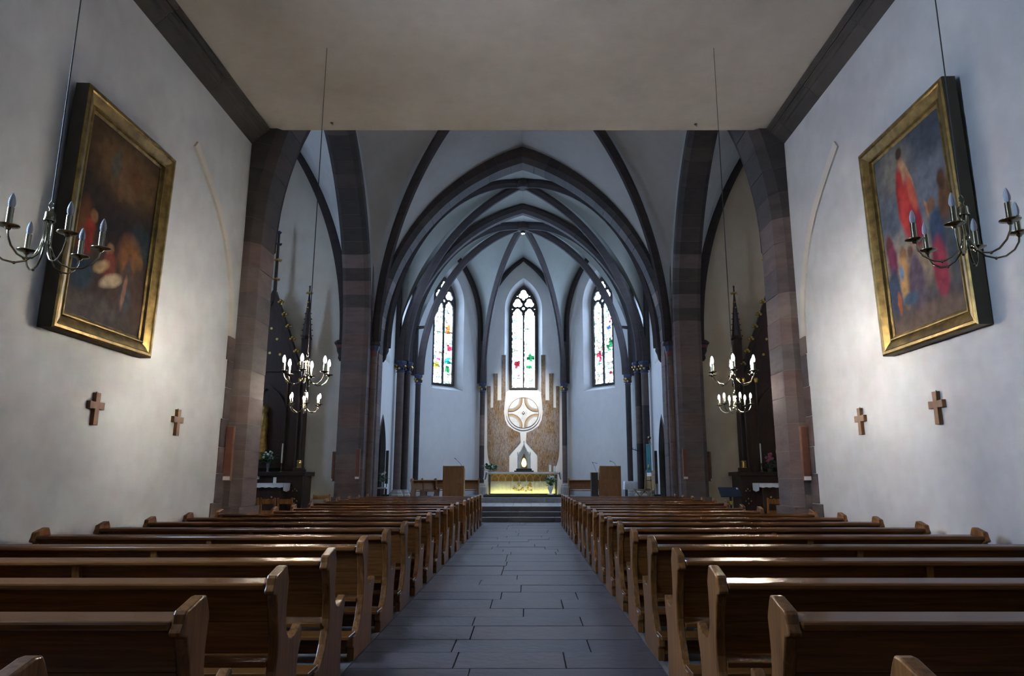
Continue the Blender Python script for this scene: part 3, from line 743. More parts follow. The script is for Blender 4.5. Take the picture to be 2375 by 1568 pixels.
# ------------------------------------------------------------------ chandeliers
BULB_ON = emit('lit_bulb', (1.0, .89, .75), BULB)
GLASSB, nt_, b_ = nodes('bulb_glass'); b_.inputs['Roughness'].default_value = .08; b_.inputs['Transmission Weight'].default_value = .75
b_.inputs['Base Color'].default_value = (.9, .93, 1, 1); b_.inputs['IOR'].default_value = 1.12
ARM = [(.022, -.01), (.022, -.15), (.030, -.21), (.055, -.27), (.10, -.315), (.16, -.335), (.22, -.325), (.275, -.285), (.305, -.235), (.312, -.19)]
def chandelier(x, y, z, top, lit, rot, label, group):
    r = empty('chandelier', (x, y, z), rot, label=label, cat='chandelier', group=group)
    MB().lathe([(.010, .055), (.014, .045), (.030, .036), (.034, .030), (.034, -.012), (.038, -.016), (.038, -.026), (.015, -.028)], (0, 0, 0), 16).build('hub', BRASS, r, smooth=35)
    MB().tube([(.0, 0, .05), (.013, 0, .075), (.013, 0, .10), (0, 0, .125), (-.013, 0, .10), (-.013, 0, .075), (0, 0, .05)], .004, 6).build('loop', BRASS, r, smooth=60)
    MB().tube([(0, 0, .12), (0, 0, top - z)], .0045, 6).build('cable', CABLE, r)
    if not hasattr(chandelier, 'arm'):
        chandelier.arm = MB().tube([(a, 0, b) for a, b in ARM], .0065, 7).ball((.16, 0, -.336), .011, 6, 4).mesh('arm', 50)
        chandelier.pan = MB().lathe([(.012, -.20), (.02, -.185), (.05, -.178), (.062, -.172), (.062, -.168), (.045, -.170), (.016, -.172)], (.312, 0, 0), 16).mesh('drip_pan', 40)
        chandelier.tube = MB().lathe([(.019, -.172), (.019, -.055), (.016, -.055)], (.312, 0, 0), 12).mesh('candle_sleeve', 40)
        chandelier.bulb = MB().lathe([(.010, -.056), (.019, -.04), (.0215, -.022), (.019, 0), (.013, .022), (.006, .038), (.001, .044)], (.312, 0, 0), 8).mesh('bulb', 60)
        chandelier.arm.materials.append(BRASS); chandelier.pan.materials.append(BRASS); chandelier.tube.materials.append(BRASS)
        chandelier.on = chandelier.bulb.copy(); chandelier.on.materials.append(BULB_ON); chandelier.off = chandelier.bulb; chandelier.off.materials.append(GLASSB)
    for k in range(6):
        a = link('arm', chandelier.arm, None, r); a.rotation_euler.z = k * pi / 3
        link('drip_pan', chandelier.pan, None, a); link('candle_sleeve', chandelier.tube, None, a)
        link('bulb', chandelier.on if lit else chandelier.off, None, a)
    return r
for nm, x, z, rot in (('left', -3.04, 3.13, .44), ('right', 3.10, 3.17, -.23)):
    chandelier(x, 4.42, z, NZ, False, rot, 'unlit brass six-armed chandelier hanging in front of the %s painting' % nm, 'brass chandeliers')
for nm, x, x2, rot in (('left', -2.87, -4.34, .62), ('right', 3.0, 4.39, .28)):
    chandelier(x, 9.48, 3.0, NZ, True, rot, 'lit brass chandelier over the pews, upper of the two seen on the %s' % nm, 'brass chandeliers')
    chandelier(x2, 14.1, 3.04, 11.3, True, rot + .3, 'lit brass chandelier under the crossing arch, lower of the two seen on the %s' % nm, 'brass chandeliers')

# ------------------------------------------------------------------ paintings
def painting_mat(name, grad, layers, lift):
    """flat oil painting: gradient ground and soft brushed patches (x, z, rx, rz, tilt, colour, softness) in canvas metres"""
    m, nt, b = nodes(name); b.inputs['Roughness'].default_value = .6; b.inputs['Specular IOR Level'].default_value = .08
    tc = nt.nodes.new('ShaderNodeTexCoord')
    nz = N(nt, 'ShaderNodeTexNoise', Scale=5.0, Detail=3.0); L(nt, tc.outputs['Object'], nz.inputs['Vector'])
    sub = nt.nodes.new('ShaderNodeVectorMath'); sub.operation = 'SUBTRACT'; L(nt, nz.outputs['Color'], sub.inputs[0]); sub.inputs[1].default_value = (.5, .5, .5)
    sc_ = nt.nodes.new('ShaderNodeVectorMath'); sc_.operation = 'SCALE'; L(nt, sub.outputs[0], sc_.inputs[0]); sc_.inputs['Scale'].default_value = .07
    ad = nt.nodes.new('ShaderNodeVectorMath'); ad.operation = 'ADD'; L(nt, tc.outputs['Object'], ad.inputs[0]); L(nt, sc_.outputs[0], ad.inputs[1]); V = ad.outputs[0]
    sep = nt.nodes.new('ShaderNodeSeparateXYZ'); L(nt, V, sep.inputs[0])
    mr = nt.nodes.new('ShaderNodeMapRange'); L(nt, sep.outputs['Z'], mr.inputs[0]); mr.inputs[1].default_value = -1.2; mr.inputs[2].default_value = 1.2
    col = ramp(nt, mr.outputs[0], grad)
    for x, z, rx, rz, tilt, c, soft in layers:
        z = z + lift[0] if z < lift[2] else z + lift[1]
        mp = nt.nodes.new('ShaderNodeMapping'); mp.vector_type = 'TEXTURE'; mp.inputs['Location'].default_value = (x, 0, z); mp.inputs['Rotation'].default_value = (0, tilt, 0); mp.inputs['Scale'].default_value = (rx, 1, rz)
        L(nt, V, mp.inputs[0]); ln = nt.nodes.new('ShaderNodeVectorMath'); ln.operation = 'LENGTH'
        fl_ = nt.nodes.new('ShaderNodeVectorMath'); fl_.operation = 'MULTIPLY'; fl_.inputs[1].default_value = (1, 0, 1); L(nt, mp.outputs[0], fl_.inputs[0]); L(nt, fl_.outputs[0], ln.inputs[0])
        mk = nt.nodes.new('ShaderNodeMapRange'); L(nt, ln.outputs['Value'], mk.inputs[0]); mk.inputs[1].default_value = 1 - soft * .7; mk.inputs[2].default_value = 1 + soft * .15; mk.inputs[3].default_value = 1; mk.inputs[4].default_value = 0
        col = mixc(nt, mk.outputs[0], col, c)
    n2 = N(nt, 'ShaderNodeTexNoise', Scale=9.0, Detail=3.0); L(nt, tc.outputs['Object'], n2.inputs['Vector'])
    sh = ramp(nt, n2.outputs['Fac'], [(.3, (.72, .72, .72)), (.7, (1.2, 1.2, 1.2))])
    L(nt, mixc(nt, 1.0, col, sh, 'MULTIPLY'), b.inputs['Base Color'])
    return m
SK = (.36, .20, .11)
LEFT_P = painting_mat('nativity_canvas', [(0, (.05, .035, .03)), (.25, (.05, .028, .018)), (.5, (.016, .011, .010)), (.8, (.045, .028, .015)), (1, (.05, .03, .015))], [
    (.05, .75, .75, .42, 0, (.13, .075, .028), .8), (-.18, .78, .10, .24, .2, (.09, .085, .06), .6), (-.02, .62, .10, .26, .1, (.17, .09, .045), .6), (.26, .74, .15, .22, 0, (.12, .05, .02), .6), (.12, .52, .16, .12, 0, (.16, .09, .04), .7),
    (.55, -.25, .35, .30, 0, (.02, .028, .032), .8),
    (-.60, -.50, .22, .45, 0, (.14, .05, .015), .7), (-.52, -.52, .11, .33, .1, (.26, .03, .015), .5), (-.58, -.92, .30, .26, 0, (.02, .035, .05), .5), (-.45, -.24, .07, .09, 0, (.25, .12, .05), .5),
    (-.08, -.52, .08, .10, 0, (.24, .13, .07), .5), (-.05, -.72, .14, .22, 0, (.16, .035, .02), .6), (-.20, -.76, .17, .08, -.5, (.42, .27, .13), .6), (.02, -.88, .25, .09, -.4, (.44, .33, .2), .6),
    (.32, -.48, .28, .30, 0, (.17, .07, .02), .7), (.34, -.52, .07, .10, 0, (.13, .055, .03), .4), (.34, -.72, .12, .2, 0, (.05, .035, .028), .5), (.55, -.5, .10, .13, 0, (.16, .08, .03), .6), (.58, -.8, .16, .3, 0, (.05, .03, .022), .6), (.34, -1.02, .14, .2, 0, (.05, .055, .065), .6), (.30, -.95, .05, .25, .1, (.2, .1, .06), .5), (-.2, -1.3, .7, .2, 0, (.07, .055, .05), .8)], (.26, .02, .3))
RIGHT_P = painting_mat('ascension_canvas', [(0, (.09, .055, .045)), (.15, (.06, .055, .06)), (.34, (.26, .20, .12)), (.45, (.19, .17, .14)), (.58, (.10, .12, .15)), (.78, (.10, .11, .125)), (1, (.045, .055, .07))], [
    (-.30, .75, .45, .40, 0, (.15, .14, .12), .8), (.50, .85, .30, .35, .3, (.05, .06, .075), .8), (.30, .35, .35, .2, -.4, (.12, .135, .16), .8), (-.55, .1, .3, .2, .3, (.07, .085, .11), .8),
    (-.15, .84, .075, .11, 0, (.20, .10, .05), .4), (-.15, .89, .085, .08, 0, (.03, .018, .012), .5), (-.13, .66, .09, .17, 0, SK, .5), (.02, .50, .04, .26, -.35, SK, .5), (-.22, .36, .10, .40, .05, (.28, .025, .02), .4), (-.09, .12, .22, .42, -.05, (.36, .035, .03), .4), (.02, -.12, .16, .32, -.15, (.25, .015, .03), .4), (.02, .30, .08, .30, -.2, (.42, .09, .05), .6),
    (-.62, -.35, .10, .17, 0, (.09, .03, .025), .5), (-.58, -.55, .12, .28, 0, (.13, .025, .06), .5), (-.62, -.95, .16, .35, 0, (.035, .05, .085), .5),
    (-.34, -.55, .08, .12, 0, (.20, .10, .05), .5), (-.36, -.88, .13, .36, .05, (.36, .20, .07), .5), (-.42, -.76, .06, .12, 0, (.10, .16, .26), .6), (-.18, -.56, .07, .10, 0, (.12, .06, .035), .5), (-.12, -.95, .20, .42, 0, (.075, .055, .075), .5),
    (.10, -.70, .12, .18, 0, (.20, .15, .09), .6), (.28, -.20, .03, .15, -.3, (.33, .16, .08), .4), (.36, -.18, .08, .10, 0, (.16, .08, .035), .5), (.42, -.52, .18, .32, 0, (.025, .05, .095), .4), (.38, -.92, .16, .40, 0, (.22, .025, .045), .4), (.62, -.02, .14, .36, .1, (.10, .05, .025), .5), (.60, .22, .09, .14, 0, (.05, .025, .015), .5), (.64, -.75, .15, .40, 0, (.05, .06, .07), .6),
    (-.55, -1.12, .05, .16, 0, (.32, .09, .03), .5), (-.3, -1.12, .2, .10, 0, (.04, .07, .11), .6), (.2, -1.4, .8, .16, 0, (.12, .08, .06), .8)], (.32, .14, -.15))
def painting(s, mat, label):
    W, H, fw = 1.95, 2.80, .235
    # local: x along the wall (seen from the room, left to right), y towards the wall, z up
    r = empty('painting', (s * (NW - .085), 8.06 if s < 0 else 7.93, 4.36), radians(90 if s < 0 else -90), label=label, cat='painting', group='framed paintings on the nave walls')
    r.rotation_euler = (radians(1.2), 0, radians(90 if s < 0 else -90))
    prof = [(0, .05), (0, -.10), (.02, -.115), (.05, -.115), (.065, -.10), (.12, -.085), (.165, -.06), (.175, -.075), (.19, -.075), (.20, -.045), (fw, -.035), (fw, .05)]
    cor = [(-W / 2, -H / 2), (W / 2, -H / 2), (W / 2, H / 2), (-W / 2, H / 2)]
    for i in range(4):
        p, q = cor[i], cor[(i + 1) % 4]
        d = Vector((q[0] - p[0], 0, q[1] - p[1])).normalized(); inn = Vector((-d.z, 0, d.x))
        P = Vector((p[0], 0, p[1])); Q = Vector((q[0], 0, q[1]))
        MB().loft([[P + inn * o + d * o + Vector((0, y, 0)) for o, y in prof], [Q + inn * o - d * o + Vector((0, y, 0)) for o, y in prof]]).build('frame_side', FRAME_GOLD, r, smooth=25)
    for sx in (-1, 1): MB().box(sx * (W / 2), sx * (W / 2 + .006), -.095, .05, -H / 2, H / 2).build('frame_edge', FRAME_SIDE, r)
    MB().box(-W / 2 + .2, W / 2 - .2, -.03, -.015, -H / 2 + .2, H / 2 - .2).build('canvas', mat, r)
    return r
painting(-1, LEFT_P, 'dark gilt-framed nativity painting on the left nave wall')
painting(1, RIGHT_P, 'gilt-framed painting of a floating red-robed figure on the right nave wall')

# ------------------------------------------------------------------ wall crosses and column loudspeakers
for s, nm in ((-1, 'left'), (1, 'right')):
    for y, lab in ((8.2 if s < 0 else 8.06, 'nearer'), (10.16 if s < 0 else 9.95, 'farther')):
        x = s * (NW - .02)
        P = [(-.045, -.19), (.045, -.19), (.04, .0), (.14, -.005), (.14, .085), (.04, .08), (.045, .19), (-.045, .19), (-.04, .08), (-.14, .085), (-.14, -.005), (-.04, .0)]
        r = empty('wall_cross', (x, y, 2.21 if lab == 'nearer' else 2.20), label='%s small wooden cross under the painting on the %s wall' % (lab, nm), cat='cross', group='wooden consecration crosses')
        MB().prism(P, lambda a, b, d: (d * s, a, b), -.03, .02).build('cross_body', WALNUT, r, bevel=.004)
        MB().tube([(0, 0, .19), (0, 0, .205)], .004, 5).build('hanging_nail', IRON, r)
def speaker(x, y, z0, z1, label, rz=0, wd=.125):
    r = empty('column_loudspeaker', (x, y, z0), rz, label=label, cat='loudspeaker', group='column loudspeakers')
    h = z1 - z0
    MB().box(-wd / 2, wd / 2, -.07, 0, 0, h).build('cabinet', SPK_EDGE, r, bevel=.004)
    MB().box(-wd / 2 + .012, wd / 2 - .012, -.075, -.069, .09, h - .012).build('grille', SPK, r)
    MB().box(-wd / 2 + .004, wd / 2 - .004, -.076, -.069, .012, .075).build('name_plate', CARD, r)
    for zz in (.15, h - .15): MB().box(-.02, .02, -.001, .028, zz - .02, zz + .02).build('wall_bracket', IRON, r)
speaker(-4.86, 11.92, 1.36, 2.27, 'brown column loudspeaker on the near left pier')
speaker(4.86, 11.92, 1.36, 2.27, 'brown column loudspeaker on the near right pier')
speaker(-4.96, 21.44, 1.36, 2.27, 'brown column loudspeaker on the left chancel pier beside the corner shaft')
speaker(4.96, 21.44, 1.36, 2.27, 'brown column loudspeaker on the right chancel pier beside the corner shaft')
speaker(-5.78, 21.86, 1.30, 2.2, 'reddish loudspeaker on the chapel side of the left chancel pier', radians(-60))
speaker(5.78, 21.86, 1.30, 2.2, 'reddish loudspeaker on the chapel side of the right chancel pier', radians(60))

# ------------------------------------------------------------------ apse: mosaic, cross disc, tabernacle, altar
MOS, nt_, b_ = nodes('mosaic'); b_.inputs['Roughness'].default_value = .55
n_ = N(nt_, 'ShaderNodeTexNoise', Scale=1.0, Detail=2.0, Roughness=.8); L(nt_, coords(nt_, (42, 42, 7), False), n_.inputs['Vector'])
n2_ = N(nt_, 'ShaderNodeTexNoise', Scale=1.6, Detail=2.0); L(nt_, coords(nt_, (2, 2, 1), False), n2_.inputs['Vector'])
c1_ = ramp(nt_, n_.outputs['Fac'], [(.32, (.045, .024, .012)), (.42, (.13, .07, .03)), (.50, (.28, .18, .085)), (.56, (.11, .065, .035)), (.66, (.34, .27, .19))])
c2_ = ramp(nt_, n_.outputs['Fac'], [(.32, (.07, .05, .04)), (.45, (.17, .125, .10)), (.52, (.32, .26, .21)), (.60, (.14, .11, .09)), (.68, (.40, .35, .30))])
L(nt_, mixc(nt_, ramp(nt_, n2_.outputs['Fac'], [(.42, (0, 0, 0)), (.6, (1, 1, 1))]), c1_, c2_), b_.inputs['Base Color'])
bump(nt_, b_, n_.outputs['Fac'], .5, .02)
WY = 32.64
HALF = [(1.36, 1.15), (1.44, 1.85), (1.54, 2.1), (1.62, 2.4), (1.66, 2.8), (1.68, 4.6), (1.69, 5.64), (1.54, 5.64), (1.54, 4.62), (1.40, 4.62), (1.40, 6.24), (1.22, 6.24), (1.22, 4.97), (1.03, 4.97), (1.03, 7.13), (.84, 7.13), (.84, 5.24), (.87, 4.9), (.91, 4.44), (.86, 4.06), (.72, 3.78), (.44, 3.58), (.15, 3.46), (.125, 3.05), (.65, 2.46), (.65, 1.15)]
for s, nm in ((-1, 'left'), (1, 'right')):
    mo = link('mosaic_panel', fill2d([[(s * a, z) for a, z in HALF]], .03, lambda a, z, d: Vector((a, WY - .015 + d, z)), 'mosaic'), MOS)
    tag(mo, 'brown mosaic wing with three upright bars, %s of the wall cross' % nm, 'mosaic', 'mosaic wings around the cross')
cr = empty('cross_disc', (0, WY, 4.38), label='round white relief with a flared cross above the tabernacle', cat='wall relief')
WHITE = plain('relief_white', (.66, .65, .62), .7); TAN = plain('relief_tan', (.40, .26, .13), .6); DKB = plain('relief_brown', (.10, .06, .035), .6); GREYR = plain('relief_grey', (.42, .39, .37), .7)
link('disc', fill2d([circle(0, 0, .80, 48)], .03, lambda a, z, d: Vector((a, -.015 + d, z)), 'disc'), WHITE, cr)
MB().loft([[(r_ * cos(2 * pi * k / 48), y_, r_ * sin(2 * pi * k / 48)) for k in range(48)] for r_, y_ in ((.70, -.028), (.70, -.042), (.722, -.042), (.722, -.028))], caps=False).build('rim', DKB, cr)
def leaf_poly(r0, R0, k):
    # part of the disc (radius R0) that lies within r0 of a point on the diagonal
    cx = .60; pts = []
    n = 40
    for i in range(n):
        t = 2 * pi * i / n; x, z = cx + r0 * cos(t), cx + r0 * sin(t); d = math.hypot(x, z)
        if d > R0: x, z = x * R0 / d, z * R0 / d
        pts.append((x, z))
    return pts
for qx in (-1, 1):
    for qz in (-1, 1):
        for nm, r0, th, mt in (('leaf_edge', .555, .036, DKB), ('leaf_band', .535, .042, TAN), ('leaf', .465, .048, GREYR), ('leaf_heart', .40, .054, WHITE)):
            link(nm, fill2d([[(qx * a, qz * b) for a, b in leaf_poly(r0, .70, 0)]], th - .02, lambda a, z, d: Vector((a, -.03 - (th - .03) / 2 + d, z)), nm), mt, cr)
MB().prism([(0, -.085), (.07, 0), (0, .085), (-.07, 0)], lambda a, b, d: (a, d, b), -.05, -.03).build('centre_lozenge', GOLD, cr)
MB().prism([(0, -.05), (.04, 0), (0, .05), (-.04, 0)], lambda a, b, d: (a, d, b), -.06, -.04).build('centre_stone', WHITE, cr)

tb = empty('tabernacle', (.04, 30.6, .645), label='gabled stone tabernacle with a glowing golden door behind the altar', cat='tabernacle')
MB().box(-.26, .26, -.2, .25, 0, .98).build('pedestal', ALTARSTONE, tb, bevel=.02)
MB().box(-.42, .42, -.26, .30, .98, 1.06).build('base', STONE_GREY, tb, bevel=.015)
MB().box(-.34, .34, -.22, .26, 1.06, 1.14).build('base_step', STONE_GREY, tb, bevel=.015)
for sx in (-1, 1):
    MB().prism([(sx * .17, 1.14), (sx * .29, 1.14), (sx * .29, 1.62), (sx * .27, 1.65), (sx * .29, 1.70), (sx * .29, 1.76), (sx * .17, 1.76)], lambda a, b, d: (a, d, b), -.16, .22).build('side_pillar', ALTARSTONE, tb, bevel=.01)
    for dx in (.19, .27): MB().lathe([(.022, 1.76), (.03, 1.80), (.004, 1.87)], (sx * dx, -.08, 0), 6).build('pinnacle', ALTARSTONE, tb)
MB().prism([(-.2, 1.14), (.2, 1.14), (.2, 1.72), (0, 2.12), (-.2, 1.72)], lambda a, b, d: (a, d, b), -.12, .22).build('niche_block', ALTARSTONE, tb)
for sx in (-1, 1): MB().prism([(sx * .205, 1.68), (sx * .235, 1.70), (0, 2.20), (0, 2.11)], lambda a, b, d: (a, d, b), -.17, .2).build('gable_edge', ALTARSTONE, tb)
MB().prism([(-.12, 1.16), (.12, 1.16), (.12, 1.50), (0, 1.80), (-.12, 1.50)], lambda a, b, d: (a, d, b), -.14, -.11).build('door_field', FRAME_GOLD, tb)
ov = [(.105 * cos(t) * (1 - .25 * max(0, sin(t))), 1.36 + (.15 if sin(t) < 0 else .22) * sin(t)) for t in [2 * pi * i / 28 for i in range(28)]]
MB().prism(ov, lambda a, b, d: (a, d, b), -.16, -.13).build('glowing_door', emit('tabernacle_glow', (1, .80, .30), 4.0), tb)
MB().tube([(0, 0, 2.18), (0, 0, 2.34)], .012, 6).tube([(-.05, 0, 2.28), (.05, 0, 2.28)], .012, 6).build('finial_cross', ALTARSTONE, tb)

st = tag(MB().box(-1.55, 1.55, 28.02, 29.7, .646, .742).build('altar_step', STONE_GREY, None, bevel=.012), 'dark stone platform under the main altar', 'platform')
al = empty('altar', (0, 28.6, .742), label='carved stone main altar with gothic arcade lit from below', cat='altar')
MB().box(-1.40, 1.40, .0, .9, 0, .80).build('body', ALTARSTONE, al)
MB().box(-1.46, 1.46, -.05, .95, .80, .875).build('mensa', ALTARSTONE, al, bevel=.012)
for sx in (-1, 1):
    MB().box(sx * 1.30, sx * 1.37, -.03, .0, 0, .78).build('dark_post', STONE_GREY, al)
    MB().box(sx * 1.385, sx * 1.42, -.035, .0, 0, .78).build('pilaster', ALTARSTONE, al)
MB().box(-1.27, 1.27, -.012, 0, .52, .79).build('arcade_band', FRAME_GOLD, al)
for i in range(9):
    x = -1.12 + i * .28
    p = arch_loop(.115, .62, .16, .56, 8); q = arch_loop(.138, .62, .19, .56, 8)
    MB().loft([[(x + a, -.005, z) for a, z in p], [(x + a, -.045, z) for a, z in p], [(x + a, -.045, z) for a, z in q], [(x + a, -.005, z) for a, z in q]], caps=False).build('arcade_arch', GOLD, al)
    MB().lathe([(.02, .5), (.035, .53), (.01, .56)], (x + .14, -.02, 0), 6).build('arcade_drop', ALTARSTONE, al)
for x in (-1.1, -.92, -.74, -.56, .56, .74, .92, 1.1):
    MB().prism([(x - .07, .06), (x + .07, .06), (x + .07, .42), (x, .49), (x - .07, .42)], lambda a, b, d: (a, d, b), -.015, .0).build('blind_panel', ALTARSTONE, al, bevel=.006)
MB().box(-.47, .47, -.03, 0, .06, .50).build('relief_panel', ALTARSTONE, al, bevel=.01)
rr = random.Random(4)
for i in range(42):
    x, z = rr.uniform(-.38, .38), rr.uniform(.11, .45)
    MB().ball((x, -.035, z), rr.uniform(.025, .05), 7, 4, (1, .6, rr.uniform(.7, 1.3))).build('relief_leaf', GOLD if i % 3 else ALTARSTONE, al, smooth=60)
ls = empty('light_bar', (0, 28.6, .743), label='slim yellow light bar on the platform along the altar foot', cat='light')
MB().box(-1.34, 1.34, -.235, -.205, 0, .04).build('profile', IRON, ls)
MB().box(-1.33, 1.33, -.205, -.19, .005, .035).build('diffuser', emit('led_strip', (.95, .92, .34), 17.0), ls)
cl = empty('altar_cloth', (0, 28.6, 1.617), label='white linen cloth over the main altar with hanging ends', cat='altar cloth')
MB().box(-1.50, 1.50, -.07, .97, .001, .012).build('top', LINEN, cl)
MB().prism([(-1.50, .012), (-1.44, -.03), (-.7, -.045), (0, -.04), (.8, -.05), (1.45, -.03), (1.50, .012)], lambda a, b, d: (a, d, b), -.078, -.070).build('front_hem', LINEN, cl)
for sx in (-1, 1):
    MB().prism([(sx * 1.50, .012), (sx * 1.56, -.04), (sx * 1.58, -.20), (sx * 1.60, -.27), (sx * 1.55, -.29), (sx * 1.52, -.2), (sx * 1.49, -.03)], lambda a, b, d: (a, d, b), -.06, .95).build('hanging_end', LINEN, cl, smooth=40)
def bouquet(parent, c, r, n, nf, pm, seed, h=.35, leaf=.10):
    rr = random.Random(seed); lv = MB(); c = Vector(c)
    for i in range(n):
        a = rr.uniform(0, 2 * pi); t = rr.uniform(.1, 1); d = Vector((cos(a) * r * t, sin(a) * r * t, rr.uniform(.05, 1) * h)); p = c + d
        u = Vector((cos(a), sin(a), rr.uniform(-.4, .9))).normalized(); v = u.cross(Vector((0, 0, 1))).normalized() * leaf * .28; l_ = u * leaf * rr.uniform(.8, 1.5)
        lv.add([p, p + l_ * .5 + v, p + l_, p + l_ * .5 - v, p + l_ * .5 + Vector((0, 0, .015))], [(0, 1, 4), (1, 2, 4), (2, 3, 4), (3, 0, 4)])
        if i % 3 == 0: lv.tube([c, p], .003, 4)
    o = lv.build('foliage', LEAF, parent); o['kind'] = 'stuff'
    for i in range(nf):
        a = rr.uniform(0, 2 * pi); t = rr.uniform(.3, 1.1); p = c + Vector((cos(a) * r * t, sin(a) * r * t, rr.uniform(.5, 1.15) * h)); b = MB()
        for k in range(5):
            q = 2 * pi * k / 5 + a; b.ball(p + Vector((cos(q) * .022, -.012, sin(q) * .022)), .02, 6, 4, (1, .5, 1))
        b.build('blossom', pm, parent, smooth=60)
fw_ = empty('flower_arrangement', (-1.33, 28.85, 1.63), label='green and white flower arrangement on the left end of the altar', cat='flowers')
MB().lathe([(.06, 0), (.10, .02), (.11, .07), (.09, .07)], (0, 0, 0), 12).build('bowl', ALTARSTONE, fw_, smooth=40)
bouquet(fw_, (0, 0, .05), .26, 120, 8, PETAL, 3, .22, .15); 
for i, x in enumerate((1.12, 1.30)):
    cd = empty('altar_candle', (x, 29.0, 1.629), label='%s of the two pale candles on the right end of the altar' % ('left' if i == 0 else 'right'), cat='candle', group='altar candles')
    MB().lathe([(.06, 0), (.06, .015), (.045, .02)], (0, 0, 0), 14).build('holder', BRASS, cd, smooth=40)
    MB().lathe([(.045, .02), (.045, .28 - .04 * i), (.03, .285 - .04 * i)], (0, 0, 0), 14).build('wax_body', WAX, cd, smooth=40)
    MB().tube([(0, 0, .28 - .04 * i), (0, 0, .305 - .04 * i)], .003, 5).build('wick', IRON, cd)
vs = empty('flower_vase', (1.10, 28.20, .743), label='white vase of white flowers standing before the altar front', cat='vase')
MB().lathe([(.10, 0), (.10, .02), (.04, .06), (.06, .12), (.11, .25), (.12, .34), (.10, .34)], (0, 0, 0), 18).build('vase_body', PETAL, vs, smooth=50)
MB().lathe([(.13, .0), (.14, .012), (.12, .02)], (0, 0, 0), 18).build('saucer', PETAL, vs, smooth=50)
bouquet(vs, (0, 0, .34), .16, 110, 14, PETAL, 5, .36, .13)

# ------------------------------------------------------------------ choir furniture
def lectern(x, y, label, box=False):
    r = empty('lectern', (x, y, .455), label=label, cat='lectern', group='wooden lecterns in the choir')
    W, H = .76, 1.37
    MB().box(-W / 2 + .03, W / 2 - .03, .0, .035, .0, H - .03).build('front_board', OAK, r)
    for sx in (-1, 1):
        MB().prism([(0, 0), (.45, 0), (.45, H - .12), (0, H), (-.02, H), (-.02, 0)], lambda a, b, d: (d, a, b), sx * (W / 2 - .03), sx * W / 2).build('side_board', OAK, r, bevel=.004)
    for nm, x0, x1, z0, z1 in (('stile', -W / 2 + .03, -W / 2 + .09, 0, H - .03), ('stile', W / 2 - .09, W / 2 - .03, 0, H - .03), ('stile', -.10, .10, 0, H - .03), ('rail', -W / 2 + .09, -.10, .76, .90), ('rail', .10, W / 2 - .09, .76, .90), ('rail', -W / 2 + .09, -.10, H - .07, H - .03), ('rail', .10, W / 2 - .09, H - .07, H - .03), ('rail', -W / 2 + .09, -.10, 0, .08), ('rail', .10, W / 2 - .09, 0, .08)):
        MB().box(x0, x1, -.015, .0, z0, z1).build(nm, OAK, r, bevel=.003)
    MB().prism([(.0, H - .035), (.47, H - .16), (.47, H - .13), (.0, H - .005)], lambda a, b, d: (d, a, b), -W / 2 + .031, W / 2 - .031).build('book_rest', OAK, r)
    return r
l1 = lectern(-2.48, 25.5, 'wooden panelled lectern left of the altar'); l2 = lectern(3.17, 25.5, 'wooden panelled lectern right of the altar')
def microphone(parent, p0, p1, p2):
    P = [Vector(p0).lerp(Vector(p1), t).lerp(Vector(p1).lerp(Vector(p2), t), t) for t in [i / 8 for i in range(9)]]
    MB().tube(P, .006, 6).build('gooseneck', IRON, parent); MB().tube([P[-2], P[-1] + (P[-1] - P[-2]) * .8], [.008, .013], 7).build('microphone', IRON, parent)
microphone(l1, (.30, .1, 1.36), (.20, .05, 1.5), (.06, .02, 1.62)); microphone(l2, (.22, .1, 1.36), (.18, .05, 1.5), (.02, .0, 1.53))
cb = empty('side_cabinet', (2.63, 25.75, .455), label='narrow dark cabinet with a microphone arm beside the right lectern', cat='cabinet')
MB().box(-.12, .12, 0, .4, 0, 1.12).build('body', STONE_GREY, cb, bevel=.006); MB().box(-.13, .13, -.01, .41, 1.12, 1.14).build('top', OAK, cb)
microphone(cb, (.08, .1, 1.14), (.0, .1, 1.4), (-.06, .1, 1.49)); microphone(cb, (-.06, .1, 1.49), (.0, .1, 1.49), (.09, .1, 1.47))

PEW_SAVE = (PEW, PEW_END); PEW, PEW_END = OAK, OAK
def choir_pew(x, y, Ln, rz, label):
    r = pew(x, y, Ln, label, 'wooden benches in the choir'); r.location.z = .456; r.rotation_euler.z = rz
    for c in list(r.children):
        if c.name.startswith('kneeler'): bpy.data.objects.remove(c)
    return r
PM_SAVE, PM = PM, {}
def pm_pew(*a):
    return choir_pew(*a)
choir_pew(-1.86, 30.55, 2.45, pi, 'oak bench behind the left lectern facing the nave')
choir_pew(3.95, 30.2, 2.05, pi, 'oak bench behind the right lectern facing the nave')
choir_pew(-3.62, 28.55, 1.05, radians(212), 'short oak bench by the left choir column, turned at an angle')
PM = PM_SAVE; PEW, PEW_END = PEW_SAVE
for x, y, lab in ((-3.75, 27.4, 'low dark kneeler in front of the left choir bench'), (2.95, 28.4, 'low dark kneeler in front of the right choir bench')):
    k = empty('kneeler_stool', (x, y, .456), label=lab, cat='kneeler', group='low kneelers')
    MB().box(-.24, .24, -.15, .15, .22, .27).build('cushion', DARKWOOD, k, bevel=.015)
    for sx in (-1, 1): MB().box(sx * .20, sx * .24, -.13, .13, 0, .22).build('side', DARKWOOD, k)
    MB().box(-.2, .2, -.02, .02, .05, .12).build('stretcher', DARKWOOD, k)
tbz = empty('credence_table', (4.22, 27.0, .456), label='small table under a white cloth on the right of the choir', cat='table')
for sx in (-1, 1):
    for sy in (-1, 1): MB().box(sx * .30, sx * .26, sy * .20, sy * .16, 0, .78).build('leg', DARKWOOD, tbz)
MB().box(-.34, .34, -.24, .24, .78, .81).build('tabletop', DARKWOOD, tbz)
